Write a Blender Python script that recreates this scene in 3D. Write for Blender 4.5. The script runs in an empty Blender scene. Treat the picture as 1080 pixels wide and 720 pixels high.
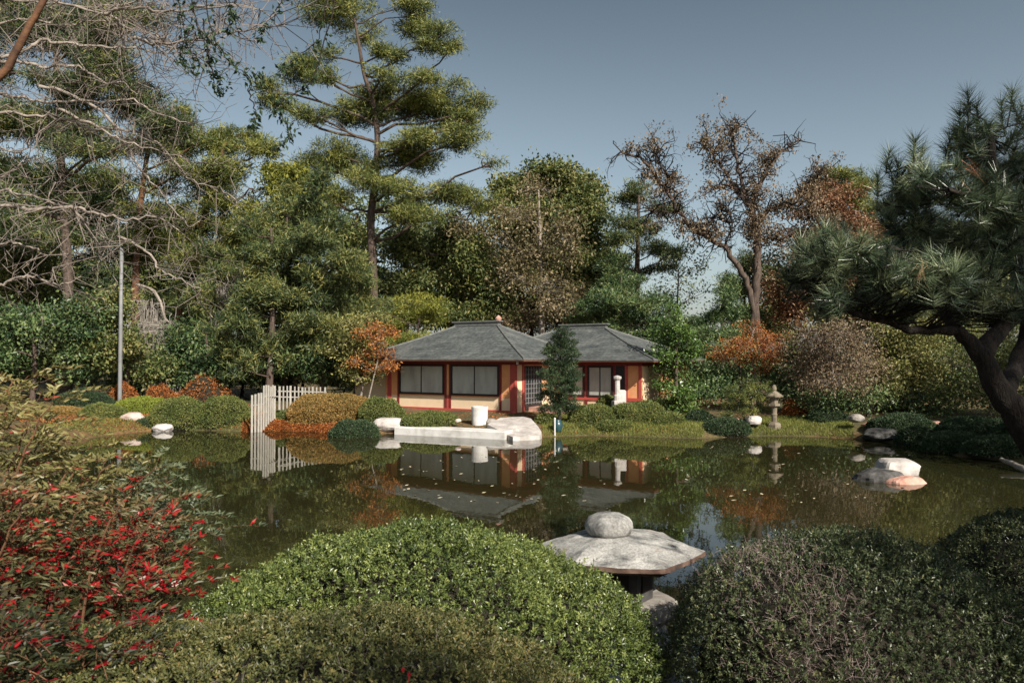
import bpy, math
import numpy as np
from math import radians as R
rng = np.random.default_rng(7)
sc = bpy.context.scene
COL = sc.collection

# ------------------------------------------------------------------ camera, sky, sun, exposure
F = 780.0; CAMZ = 2.93; PITCH = math.atan(18/780)
cam_d = bpy.data.cameras.new('camera'); cam = bpy.data.objects.new('camera', cam_d); COL.objects.link(cam)
cam.location = (0, 0, CAMZ); cam.rotation_euler = (math.pi/2+PITCH, 0, 0)
cam_d.lens = 26.0; cam_d.sensor_width = 36; cam_d.clip_end = 3000; cam_d.clip_start = .05
cam_d.dof.use_dof = True; cam_d.dof.focus_distance = 22; cam_d.dof.aperture_fstop = 5.6
sc.camera = cam
SUN_EL = R(36.3); SH = np.array([.536, -.843])           # horizontal direction towards the sun
w = bpy.data.worlds.new('World'); sc.world = w; w.use_nodes = True
nt = w.node_tree; bg = nt.nodes['Background']
sky = nt.nodes.new('ShaderNodeTexSky'); sky.sky_type = 'NISHITA'; sky.sun_disc = False
sky.sun_elevation = SUN_EL; sky.sun_rotation = math.atan2(SH[0], SH[1])
sky.air_density = 1.0; sky.dust_density = 2.2; sky.ozone_density = 1.0
hsv = nt.nodes.new('ShaderNodeHueSaturation'); hsv.inputs['Saturation'].default_value = .62; hsv.inputs['Value'].default_value = .98; hsv.inputs['Hue'].default_value = .478
nt.links.new(sky.outputs[0], hsv.inputs['Color']); 
tcw = nt.nodes.new('ShaderNodeTexCoord'); sxw = nt.nodes.new('ShaderNodeSeparateXYZ'); nt.links.new(tcw.outputs['Generated'], sxw.inputs[0])
rw = nt.nodes.new('ShaderNodeValToRGB'); e0, e1 = rw.color_ramp.elements; e0.position = .0; e0.color = (1.0, 1.0, .97, 1); e1.position = .55; e1.color = (.36, .40, .43, 1)
em = rw.color_ramp.elements.new(.22); em.color = (.80, .82, .83, 1)
mw = nt.nodes.new('ShaderNodeMix'); mw.data_type = 'RGBA'; mw.blend_type = 'MULTIPLY'; mw.inputs[0].default_value = 1
nt.links.new(sxw.outputs[2], rw.inputs[0]); nt.links.new(hsv.outputs[0], mw.inputs[6]); nt.links.new(rw.outputs[0], mw.inputs[7]); nt.links.new(mw.outputs[2], bg.inputs[0])
bg.inputs[1].default_value = .092
sl = bpy.data.lights.new('sun', 'SUN'); so = bpy.data.objects.new('sun', sl); COL.objects.link(so)
sl.energy = 5.0; sl.angle = R(.53); sl.color = (1, .92, .80)
so.rotation_euler = (math.pi/2-SUN_EL, 0, math.atan2(SH[0], -SH[1]))
so.location = (30, -40, 40)
sc.view_settings.view_transform = 'Standard'; sc.view_settings.look = 'None'
sc.view_settings.exposure = 0.66; sc.view_settings.gamma = 1
sc.render.engine = 'CYCLES'
sc.cycles.max_bounces = 7; sc.cycles.diffuse_bounces = 3; sc.cycles.glossy_bounces = 3; sc.cycles.transmission_bounces = 4
sc.cycles.use_denoising = True
sc.cycles.sample_clamp_indirect = 6

# ------------------------------------------------------------------ maths helpers
cp, sp = math.cos(PITCH), math.sin(PITCH)
def P(px, py, d):                                        # a pixel at a true distance d -> world point
    xc = (px-540)/F; yc = (360-py)/F
    v = np.array([xc, cp-yc*sp, sp+yc*cp]); v = v*(d/v[1])
    return v+np.array([0, 0, CAMZ])
def PX(px, d): return (px-540)/F*d
def unit(v):
    return v/np.maximum(np.linalg.norm(v, axis=-1, keepdims=True), 1e-9)
def rnd(n): return unit(rng.normal(size=(n, 3)))
UP = np.array([0, 0, 1.])

# ------------------------------------------------------------------ mesh builder
class MB:
    def __init__(s): s.V = []; s.F = []; s.A = []; s.M = []; s.n = 0
    def add(s, V, Fc, a=.5, m=0):
        V = np.asarray(V, float).reshape(-1, 3); Fc = np.asarray(Fc, int)
        s.V.append(V); s.F.append(Fc+s.n); s.n += len(V)
        s.A.append(np.broadcast_to(np.asarray(a, float), (len(Fc),)).copy()); s.M.append(np.full(len(Fc), m))
        return s
    def build(s, name, mats, parent=None, smooth=False, off=(0, 0, 0)):
        me = bpy.data.meshes.new(name)
        V = np.concatenate(s.V)-np.asarray(off, float)
        loops = np.concatenate([f.ravel() for f in s.F]); sizes = np.concatenate([np.full(len(f), f.shape[1]) for f in s.F])
        me.vertices.add(len(V)); me.vertices.foreach_set('co', V.astype(np.float32).ravel())
        me.loops.add(len(loops)); me.loops.foreach_set('vertex_index', loops.astype(np.int32))
        me.polygons.add(len(sizes))
        st = np.zeros(len(sizes), np.int32); st[1:] = np.cumsum(sizes)[:-1]
        me.polygons.foreach_set('loop_start', st)
        try: me.polygons.foreach_set('loop_total', sizes.astype(np.int32))
        except Exception: pass
        me.polygons.foreach_set('material_index', np.concatenate(s.M).astype(np.int32))
        me.polygons.foreach_set('use_smooth', np.full(len(sizes), smooth))
        at = me.attributes.new('v', 'FLOAT', 'FACE'); at.data.foreach_set('value', np.concatenate(s.A).astype(np.float32))
        for m in (mats if isinstance(mats, (list, tuple)) else [mats]): me.materials.append(m)
        me.update(); me.validate()
        o = bpy.data.objects.new(name, me); COL.objects.link(o)
        if parent is not None: o.parent = parent
        return o
def grid_faces(nu, nv, closed=True):
    i = np.arange(nu-1)[:, None]; j = np.arange(nv if closed else nv-1)[None, :]
    j2 = (j+1) % nv
    return np.stack([(i*nv+j), (i*nv+j2), ((i+1)*nv+j2), ((i+1)*nv+j)], -1).reshape(-1, 4)
def tube(mb, pts, rad, n=7, a=.5, m=0, caps=True):
    pts = np.asarray(pts, float); k = len(pts); rad = np.broadcast_to(np.asarray(rad, float), (k,))
    T = np.gradient(pts, axis=0); T = unit(T)
    ref = np.array([1., 0, 0]) if abs(T[:, 0]).mean() < .8 else np.array([0, 1., 0])
    U = unit(np.cross(T, ref)); W = np.cross(T, U)
    an = np.arange(n)*2*math.pi/n
    V = pts[:, None]+rad[:, None, None]*(np.cos(an)[None, :, None]*U[:, None]+np.sin(an)[None, :, None]*W[:, None])
    b = mb.n
    mb.add(V.reshape(-1, 3), grid_faces(k, n), a, m)
    if caps and n > 3:
        mb.F.append(np.array([np.arange(n)[::-1]+b])); mb.A.append(np.array([float(np.mean(a))])); mb.M.append(np.array([m]))
        mb.F.append(np.array([np.arange(n)+b+(k-1)*n])); mb.A.append(np.array([float(np.mean(a))])); mb.M.append(np.array([m]))
def smooth_path(pts, n, jit=0.0):
    pts = np.asarray(pts, float); k = len(pts)
    t = np.linspace(0, k-1, n); out = []
    for q in t:
        i = min(int(q), k-2); f = q-i
        p0 = pts[max(i-1, 0)]; p1 = pts[i]; p2 = pts[i+1]; p3 = pts[min(i+2, k-1)]
        out.append(.5*((2*p1)+(-p0+p2)*f+(2*p0-5*p1+4*p2-p3)*f*f+(-p0+3*p1-3*p2+p3)*f**3))
    out = np.array(out)
    if jit: out[1:-1] += rng.normal(size=(n-2, 3))*jit
    return out
def sticks(mb, A, B, ra, rb, a=.5, m=0):                  # many thin three-sided twigs
    A = np.asarray(A, float); B = np.asarray(B, float); n = len(A)
    if n == 0: return
    T = unit(B-A); ref = np.where(np.abs(T[:, 2:3]) > .9, np.array([[1., 0, 0]]), np.array([[0, 0, 1.]]))
    U = unit(np.cross(T, ref)); W = np.cross(T, U)
    ra = np.broadcast_to(ra, (n,))[:, None]; rb = np.broadcast_to(rb, (n,))[:, None]
    V = []
    for base, r in ((A, ra), (B, rb)):
        for q in range(3):
            an = q*2*math.pi/3
            V.append(base+r*(math.cos(an)*U+math.sin(an)*W))
    V = np.stack(V, 1).reshape(-1, 3)
    f = np.array([[0, 1, 4, 3], [1, 2, 5, 4], [2, 0, 3, 5]])
    Fc = (np.arange(n)[:, None, None]*6+f[None]).reshape(-1, 4)
    mb.add(V, Fc, np.repeat(np.broadcast_to(a, (n,)), 3), m)
def leaves(mb, Pn, D, L, W, a=.5, fold=.12, m=0, upbias=.6):
    n = len(Pn)
    if n == 0: return
    D = unit(D); N = unit(rng.normal(size=(n, 3))+UP*upbias*2); S = unit(np.cross(D, N)); N = np.cross(S, D)
    L = np.broadcast_to(L, (n,))[:, None]; W = np.broadcast_to(W, (n,))[:, None]
    mid = Pn+D*L*.45+N*L*fold
    V = np.stack([Pn, mid+S*W/2, Pn+D*L, mid-S*W/2], 1).reshape(-1, 3)
    mb.add(V, np.arange(4*n).reshape(n, 4), np.broadcast_to(a, (n,)), m)
def needles(mb, Pn, D, L, W, a=.5, m=0):
    n = len(Pn); D = unit(D); S = unit(np.cross(D, rnd(n)))
    L = np.broadcast_to(L, (n,))[:, None]; W = np.broadcast_to(W, (n,))[:, None]
    V = np.stack([Pn-S*W/2, Pn+S*W/2, Pn+D*L], 1).reshape(-1, 3)
    mb.add(V, np.arange(3*n).reshape(n, 3), np.broadcast_to(a, (n,)), m)
def box(mb, c, size, rz=0, a=.5, m=0, bev=0):
    sx, sy, sz = np.asarray(size, float)/2
    if bev:
        pts = []
        for z, k in ((-sz, bev), (-sz+bev, 0), (sz-bev, 0), (sz, bev)):
            pts.append([(-sx+k+ (bev if k == 0 else 0)*0, -sy+k, z), (sx-k, -sy+k, z), (sx-k, sy-k, z), (-sx+k, sy-k, z)])
        V = np.array(pts, float).reshape(-1, 3)
        Fc = np.concatenate([grid_faces(4, 4), [[3, 2, 1, 0]], [[12, 13, 14, 15]]])
    else:
        V = np.array([[x, y, z] for z in (-sz, sz) for x, y in ((-sx, -sy), (sx, -sy), (sx, sy), (-sx, sy))])
        Fc = np.array([[3, 2, 1, 0], [4, 5, 6, 7], [0, 1, 5, 4], [1, 2, 6, 5], [2, 3, 7, 6], [3, 0, 4, 7]])
    c_, s_ = math.cos(rz), math.sin(rz)
    V = np.stack([V[:, 0]*c_-V[:, 1]*s_, V[:, 0]*s_+V[:, 1]*c_, V[:, 2]], 1)+np.asarray(c, float)
    mb.add(V, Fc, a, m)
def lathe(mb, prof, n=20, c=(0, 0, 0), a=.5, m=0, rot=0, sides_scale=None):
    prof = np.array(prof, float); an = np.arange(n)*2*math.pi/n+rot
    V = np.stack([prof[:, None, 0]*np.cos(an)[None], prof[:, None, 0]*np.sin(an)[None], np.repeat(prof[:, 1:2], n, 1)], -1).reshape(-1, 3)
    mb.add(V+np.asarray(c, float), grid_faces(len(prof), n), a, m)

# cheap smooth 3-D noise
_ph = rng.uniform(0, 6.28, (24, 3)); _fr = rng.normal(size=(24, 3))
def noise(p, s=1.0):
    p = np.asarray(p, float)*s; o = 0
    for k in range(12):
        o = o+np.sin(p@_fr[k]*(1+k*.25)+_ph[k, 0])/(1+k*.18)
    return o/3.2

def tag(o, label=None, cat=None, group=None, kind=None):
    if label: o['label'] = label
    if cat: o['category'] = cat
    if group: o['group'] = group
    if kind: o['kind'] = kind
    return o
def thing(name, label, cat, loc=(0, 0, 0), group=None, rz=0):
    o = bpy.data.objects.new(name, None); COL.objects.link(o); o.empty_display_size = .2
    o.location = tuple(float(q) for q in loc); o.rotation_euler = (0, 0, rz)
    return tag(o, label, cat, group)
def copy_tree(o, loc, rz=0., s=1., label=None, parent=None):
    c = o.copy(); COL.objects.link(c)
    if parent is None:
        c.location = tuple(float(q) for q in loc); c.rotation_euler = (0, 0, rz)
        c.scale = tuple(s) if hasattr(s, '__len__') else (s, s, s)
        if label: c['label'] = label
    else: c.parent = parent
    for ch in [q for q in o.children]: copy_tree(ch, None, parent=c)
    return c

# ------------------------------------------------------------------ materials
def newmat(name):
    m = bpy.data.materials.new(name); m.use_nodes = True
    t = m.node_tree; b = t.nodes['Principled BSDF']
    return m, t, b
def ramp(t, stops, pos=None):
    r = t.nodes.new('ShaderNodeValToRGB'); n = len(stops)
    pos = pos or [i/(n-1) for i in range(n)]
    while len(r.color_ramp.elements) < n: r.color_ramp.elements.new(.5)
    for e, p, c in zip(r.color_ramp.elements, pos, stops): e.position = p; e.color = (*c, 1)
    return r
def leafmat(name, stops, trans=.28, rough=.5, spec=.35, pos=None, k=1.85):
    if max(max(c) for c in stops) < .3: stops = [(c[0]*k*1.05, c[1]*k*1.07, c[2]*k*1.0) for c in stops]
    m, t, b = newmat(name)
    at = t.nodes.new('ShaderNodeAttribute'); at.attribute_name = 'v'
    r = ramp(t, stops, pos); t.links.new(at.outputs['Fac'], r.inputs[0])
    t.links.new(r.outputs[0], b.inputs['Base Color'])
    b.inputs['Roughness'].default_value = rough; b.inputs['Specular IOR Level'].default_value = spec
    if trans:
        tr = t.nodes.new('ShaderNodeBsdfTranslucent'); mx = t.nodes.new('ShaderNodeMixShader'); mx.inputs[0].default_value = trans
        t.links.new(r.outputs[0], tr.inputs[0]); t.links.new(b.outputs[0], mx.inputs[1]); t.links.new(tr.outputs[0], mx.inputs[2])
        t.links.new(mx.outputs[0], t.nodes['Material Output'].inputs[0])
    return m
def noisemat(name, stops, scale=5, rough=.8, detail=6, bump=.3, pos=None, stretch=(1, 1, 1), spec=.3, bdist=.02, bscale=None, coord='Object'):
    m, t, b = newmat(name)
    tc = t.nodes.new('ShaderNodeTexCoord'); mp = t.nodes.new('ShaderNodeMapping'); mp.inputs['Scale'].default_value = stretch
    nz = t.nodes.new('ShaderNodeTexNoise'); nz.inputs['Scale'].default_value = scale; nz.inputs['Detail'].default_value = detail; nz.inputs['Roughness'].default_value = .65
    t.links.new(tc.outputs[coord], mp.inputs[0]); t.links.new(mp.outputs[0], nz.inputs['Vector'])
    r = ramp(t, stops, pos or [.3+.4*i/(len(stops)-1) for i in range(len(stops))])
    t.links.new(nz.outputs[0], r.inputs[0]); t.links.new(r.outputs[0], b.inputs['Base Color'])
    b.inputs['Roughness'].default_value = rough; b.inputs['Specular IOR Level'].default_value = spec
    if bump:
        bp = t.nodes.new('ShaderNodeBump'); bp.inputs['Strength'].default_value = bump; bp.inputs['Distance'].default_value = bdist
        n2 = t.nodes.new('ShaderNodeTexNoise'); n2.inputs['Scale'].default_value = bscale or scale*3; n2.inputs['Detail'].default_value = 5
        t.links.new(mp.outputs[0], n2.inputs['Vector']); t.links.new(n2.outputs[0], bp.inputs['Height']); t.links.new(bp.outputs[0], b.inputs['Normal'])
    return m

M = {}
M['bark'] = noisemat('bark_brown', [(.03, .022, .018), (.08, .058, .046), (.14, .108, .09)], 3, .9, stretch=(6, 6, 1), bump=.8)
M['bark_dark'] = noisemat('bark_dark', [(.01, .008, .007), (.024, .019, .016), (.045, .035, .03)], 6, .95, stretch=(4, 4, 1), bump=1, bdist=.03)
M['bark_grey'] = noisemat('bark_grey', [(.11, .1, .09), (.2, .175, .15), (.32, .28, .24)], 4, .85, stretch=(3, 3, 1), bump=.5)
M['bark_pale'] = noisemat('bark_pale', [(.12, .1, .085), (.24, .205, .175), (.36, .315, .275)], 5, .8, stretch=(2, 2, 2), bump=.3)
M['bark_rust'] = noisemat('bark_rust', [(.04, .024, .018), (.11, .055, .03), (.2, .1, .05)], 7, .85, bump=.5)
M['twig'] = noisemat('twig_grey', [(.09, .075, .065), (.17, .14, .12)], 6, .9, bump=0)
M['twig_pale'] = noisemat('twig_pale', [(.11, .092, .08), (.23, .195, .17)], 5, .9, bump=0)
M['pine_olive'] = leafmat('needles_olive', [(.014, .022, .009), (.042, .056, .018), (.092, .1, .028), (.15, .145, .04)])
M['pine_dark'] = leafmat('needles_dark', [(.01, .019, .01), (.026, .042, .018), (.066, .08, .028), (.135, .128, .042)])
M['pine_blue'] = leafmat('needles_bluegreen', [(.012, .02, .013), (.03, .046, .028), (.075, .098, .056), (.19, .21, .13)], .12, .36, .55)
M['yellow_green'] = leafmat('leaf_yellow_green', [(.04, .052, .012), (.1, .105, .02), (.17, .16, .03)])
M['oak'] = leafmat('leaf_oak', [(.02, .032, .012), (.05, .066, .022), (.1, .108, .035), (.14, .12, .05)])
M['evergreen'] = leafmat('leaf_evergreen', [(.014, .028, .014), (.032, .056, .024), (.06, .085, .032), (.1, .12, .05)], .2, .4)
M['ivy'] = leafmat('leaf_glossy', [(.02, .042, .012), (.05, .085, .022), (.1, .14, .035)], .2, .3, .5)
M['brown_leaf'] = leafmat('leaf_brown', [(.07, .05, .03), (.17, .12, .07), (.27, .2, .125), (.36, .29, .2)])
M['tan_leaf'] = leafmat('leaf_tan_green', [(.07, .06, .025), (.15, .13, .06), (.24, .19, .1), (.36, .29, .19)])
M['airy'] = leafmat('leaf_grey_green', [(.04, .055, .03), (.09, .11, .06), (.16, .17, .1)])
M['rust_leaf'] = leafmat('leaf_rust', [(.09, .045, .022), (.2, .095, .045), (.32, .17, .09), (.36, .24, .15)])
M['orange_leaf'] = leafmat('leaf_orange', [(.16, .05, .015), (.34, .11, .03), (.46, .19, .055), (.3, .22, .06)])
M['olive_bush'] = leafmat('leaf_olive', [(.045, .05, .018), (.1, .1, .035), (.18, .16, .06)])
M['box'] = leafmat('leaf_clipped', [(.02, .032, .012), (.048, .066, .02), (.1, .12, .034), (.19, .205, .075)], .22, .36, .5)
M['box_dark'] = leafmat('leaf_clipped_dark', [(.014, .02, .01), (.026, .036, .017), (.052, .062, .028), (.11, .105, .05)], .15, .4, .45)
M['box_olive'] = leafmat('leaf_clipped_olive', [(.02, .024, .01), (.044, .05, .018), (.08, .076, .028), (.15, .11, .05)], .2, .42, .4)
M['mound'] = leafmat('leaf_mound', [(.025, .036, .012), (.06, .075, .022), (.11, .115, .035), (.16, .12, .04)])
M['mound_bright'] = leafmat('leaf_mound_bright', [(.06, .075, .014), (.12, .14, .022), (.18, .18, .03)])
M['mound_rust'] = leafmat('leaf_mound_rust', [(.05, .05, .016), (.13, .088, .03), (.2, .12, .04), (.27, .14, .05)])
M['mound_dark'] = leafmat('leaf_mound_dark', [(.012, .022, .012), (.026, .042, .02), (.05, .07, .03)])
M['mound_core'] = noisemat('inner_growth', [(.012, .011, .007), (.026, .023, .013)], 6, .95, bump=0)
M['twig_mauve'] = noisemat('twig_mauve', [(.14, .105, .095), (.28, .215, .2)], 6, .9, bump=0)
M['moss'] = leafmat('hanging_moss', [(.2, .18, .15), (.34, .31, .27), (.42, .39, .35)], .35, .9, .1)
M['nandina'] = leafmat('nandina_leaf', [(.016, .02, .009), (.042, .044, .018), (.085, .08, .03), (.15, .132, .056)], .3, .42, .4)
M['nandina_dark'] = leafmat('nandina_leaf_dark', [(.014, .017, .009), (.034, .038, .016), (.07, .064, .03), (.12, .08, .04)], .25, .42, .4)
M['nandina_grey'] = leafmat('nandina_leaf_grey', [(.025, .035, .02), (.06, .075, .045), (.11, .12, .075)], .3, .42, .4)
M['nandina_red'] = leafmat('nandina_leaf_red', [(.16, .006, .012), (.32, .01, .016), (.4, .018, .022), (.3, .07, .035)], .3, .4, .4)
M['litter'] = leafmat('leaf_litter', [(.16, .06, .02), (.34, .11, .03), (.44, .17, .05), (.3, .17, .08)], .1, .8, .2)
M['grass'] = leafmat('grass_blades', [(.04, .055, .014), (.09, .1, .024), (.16, .15, .04)], .3)
M['dead_needle'] = leafmat('dead_needles', [(.3, .09, .03), (.34, .15, .06), (.34, .24, .13)], .2)
M['float_leaf'] = leafmat('floating_leaf', [(.3, .2, .1), (.45, .38, .25), (.5, .46, .36)], 0, .6)

def water_mat():
    m, t, b = newmat('pond_water')
    b.inputs['Base Color'].default_value = (.022, .021, .008, 1); b.inputs['Roughness'].default_value = .015
    b.inputs['IOR'].default_value = 1.5; b.inputs['Specular IOR Level'].default_value = .5
    tc = t.nodes.new('ShaderNodeTexCoord'); mp = t.nodes.new('ShaderNodeMapping'); mp.inputs['Scale'].default_value = (1, .55, 1)
    n1 = t.nodes.new('ShaderNodeTexNoise'); n1.inputs['Scale'].default_value = 1.3; n1.inputs['Detail'].default_value = 4
    bp = t.nodes.new('ShaderNodeBump'); bp.inputs['Strength'].default_value = .035; bp.inputs['Distance'].default_value = .1
    t.links.new(tc.outputs['Object'], mp.inputs[0]); t.links.new(mp.outputs[0], n1.inputs['Vector'])
    t.links.new(n1.outputs[0], bp.inputs['Height']); t.links.new(bp.outputs[0], b.inputs['Normal'])
    return m
M['water'] = water_mat()
def ground_mat():
    m, t, b = newmat('garden_ground')
    tc = t.nodes.new('ShaderNodeTexCoord')
    n1 = t.nodes.new('ShaderNodeTexNoise'); n1.inputs['Scale'].default_value = .35; n1.inputs['Detail'].default_value = 8
    n2 = t.nodes.new('ShaderNodeTexNoise'); n2.inputs['Scale'].default_value = 9; n2.inputs['Detail'].default_value = 8; n2.inputs['Roughness'].default_value = .7
    r1 = ramp(t, [(.05, .055, .018), (.09, .075, .03), (.16, .09, .04)], [.36, .5, .64])
    r2 = ramp(t, [(.35, .35, .35), (1.5, 1.4, 1.2)], [.3, .7])
    mx = t.nodes.new('ShaderNodeMix'); mx.data_type = 'RGBA'; mx.blend_type = 'MULTIPLY'; mx.inputs[0].default_value = 1
    for n in (n1, n2): t.links.new(tc.outputs['Object'], n.inputs['Vector'])
    t.links.new(n1.outputs[0], r1.inputs[0]); t.links.new(n2.outputs[0], r2.inputs[0])
    t.links.new(r1.outputs[0], mx.inputs[6]); t.links.new(r2.outputs[0], mx.inputs[7]); t.links.new(mx.outputs[2], b.inputs['Base Color'])
    b.inputs['Roughness'].default_value = .95
    bp = t.nodes.new('ShaderNodeBump'); bp.inputs['Distance'].default_value = .05; bp.inputs['Strength'].default_value = .8
    t.links.new(n2.outputs[0], bp.inputs['Height']); t.links.new(bp.outputs[0], b.inputs['Normal'])
    return m
M['ground'] = ground_mat()
def roof_mat():
    m, t, b = newmat('roof_shingles')
    tc = t.nodes.new('ShaderNodeTexCoord')
    n1 = t.nodes.new('ShaderNodeTexNoise'); n1.inputs['Scale'].default_value = .9; n1.inputs['Detail'].default_value = 7; n1.inputs['Roughness'].default_value = .7
    mp = t.nodes.new('ShaderNodeMapping'); mp.inputs['Scale'].default_value = (1, 1, 3.4); t.links.new(tc.outputs['Object'], mp.inputs[0])
    t.links.new(mp.outputs[0], n1.inputs['Vector'])
    r1 = ramp(t, [(.05, .058, .06), (.088, .097, .097), (.135, .142, .138)], [.32, .5, .68]); t.links.new(n1.outputs[0], r1.inputs[0])
    # shingle courses follow the height of the slope
    sx = t.nodes.new('ShaderNodeSeparateXYZ'); t.links.new(tc.outputs['Object'], sx.inputs[0])
    mul = t.nodes.new('ShaderNodeMath'); mul.operation = 'MULTIPLY'; mul.inputs[1].default_value = 9.0; t.links.new(sx.outputs[2], mul.inputs[0])
    fr = t.nodes.new('ShaderNodeMath'); fr.operation = 'FRACT'; t.links.new(mul.outputs[0], fr.inputs[0])
    n2 = t.nodes.new('ShaderNodeTexNoise'); n2.inputs['Scale'].default_value = 7; n2.inputs['Detail'].default_value = 3
    t.links.new(tc.outputs['Object'], n2.inputs['Vector'])
    r2 = ramp(t, [(.62, .62, .62), (1.15, 1.15, 1.15)], [.35, .65]); t.links.new(n2.outputs[0], r2.inputs[0])
    mx = t.nodes.new('ShaderNodeMix'); mx.data_type = 'RGBA'; mx.blend_type = 'MULTIPLY'; mx.inputs[0].default_value = 1
    t.links.new(r1.outputs[0], mx.inputs[6]); t.links.new(r2.outputs[0], mx.inputs[7])
    r3 = ramp(t, [(.66, .66, .66), (1, 1, 1), (1.06, 1.06, 1.06)], [.0, .22, 1]); t.links.new(fr.outputs[0], r3.inputs[0])
    m3 = t.nodes.new('ShaderNodeMix'); m3.data_type = 'RGBA'; m3.blend_type = 'MULTIPLY'; m3.inputs[0].default_value = 1
    t.links.new(mx.outputs[2], m3.inputs[6]); t.links.new(r3.outputs[0], m3.inputs[7]); t.links.new(m3.outputs[2], b.inputs['Base Color'])
    bp = t.nodes.new('ShaderNodeBump'); bp.inputs['Distance'].default_value = .03; bp.inputs['Strength'].default_value = .7
    t.links.new(fr.outputs[0], bp.inputs['Height']); t.links.new(bp.outputs[0], b.inputs['Normal'])
    b.inputs['Roughness'].default_value = .7; b.inputs['Specular IOR Level'].default_value = .3
    return m
M['roof'] = roof_mat()
M['ridge'] = noisemat('ridge_tiles', [(.09, .095, .095), (.17, .175, .165)], 4, .8, bump=.4)
M['plaster'] = noisemat('wall_plaster', [(.6, .25, .11), (.68, .31, .145), (.7, .35, .17)], 2.2, .85, bump=.15)  # cream wall with the orange of its eave shade put into the colour
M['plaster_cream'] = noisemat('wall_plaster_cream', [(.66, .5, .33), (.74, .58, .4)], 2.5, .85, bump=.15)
M['red'] = noisemat('red_paint', [(.36, .06, .05), (.44, .085, .07)], 6, .55, bump=.1)
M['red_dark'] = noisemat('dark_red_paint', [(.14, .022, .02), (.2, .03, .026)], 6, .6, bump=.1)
M['frame'] = noisemat('window_frame', [(.018, .012, .011), (.03, .02, .018)], 8, .5, bump=0)
M['soffit'] = noisemat('soffit_wood', [(.12, .05, .03), (.2, .08, .05)], 4, .8, bump=.1)
def glass_mat():
    m, t, b = newmat('window_glass')
    tc = t.nodes.new('ShaderNodeTexCoord'); n1 = t.nodes.new('ShaderNodeTexNoise'); n1.inputs['Scale'].default_value = 1.6
    mp = t.nodes.new('ShaderNodeMapping'); mp.inputs['Scale'].default_value = (1.5, 1.5, .5)
    t.links.new(tc.outputs['Object'], mp.inputs[0]); t.links.new(mp.outputs[0], n1.inputs['Vector'])
    r = ramp(t, [(.3, .31, .29), (.36, .375, .35), (.42, .44, .41)], [.35, .5, .68]); t.links.new(n1.outputs[0], r.inputs[0]); t.links.new(r.outputs[0], b.inputs['Base Color'])
    b.inputs['Roughness'].default_value = .5; b.inputs['Coat Weight'].default_value = .35; b.inputs['Coat Roughness'].default_value = .03
    return m
M['glass'] = glass_mat()
M['dark_in'] = noisemat('dark_interior', [(.01, .01, .012), (.03, .028, .028)], 3, .4, bump=0)
M['stone_white'] = noisemat('pale_stone', [(.27, .24, .22), (.42, .39, .37), (.56, .53, .51)], 2.5, .8, bump=.35)
M['concrete_white'] = noisemat('white_concrete', [(.4, .385, .36), (.6, .585, .565), (.68, .67, .65)], 1.6, .75, bump=.15)
M['stone_pink'] = noisemat('pinkish_stone', [(.28, .2, .17), (.44, .34, .3), (.58, .5, .46)], 2.6, .85, bump=.4)
M['stone_red'] = noisemat('reddish_stone', [(.3, .15, .11), (.48, .27, .21), (.56, .38, .32)], 3, .85, bump=.4)
M['stone_grey'] = noisemat('grey_stone', [(.12, .11, .1), (.24, .22, .2), (.36, .33, .3)], 3, .85, bump=.5)
M['stone_dark'] = noisemat('dark_stone', [(.02, .02, .02), (.06, .058, .056), (.13, .125, .12)], 3, .8, bump=.5)
M['stone_tan'] = noisemat('tan_stone', [(.1, .085, .06), (.18, .15, .11), (.26, .22, .17)], 4, .9, bump=.5)
M['picket'] = noisemat('weathered_picket', [(.24, .225, .2), (.42, .4, .355)], 4, .85, stretch=(6, 6, 1), bump=.2)
M['steel'] = noisemat('galvanised_pole', [(.14, .145, .15), (.22, .225, .23)], 3, .5, bump=.05)
M['teal'] = noisemat('teal_glaze', [(.015, .045, .058), (.03, .08, .09)], 5, .3, bump=.05, spec=.5)
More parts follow.
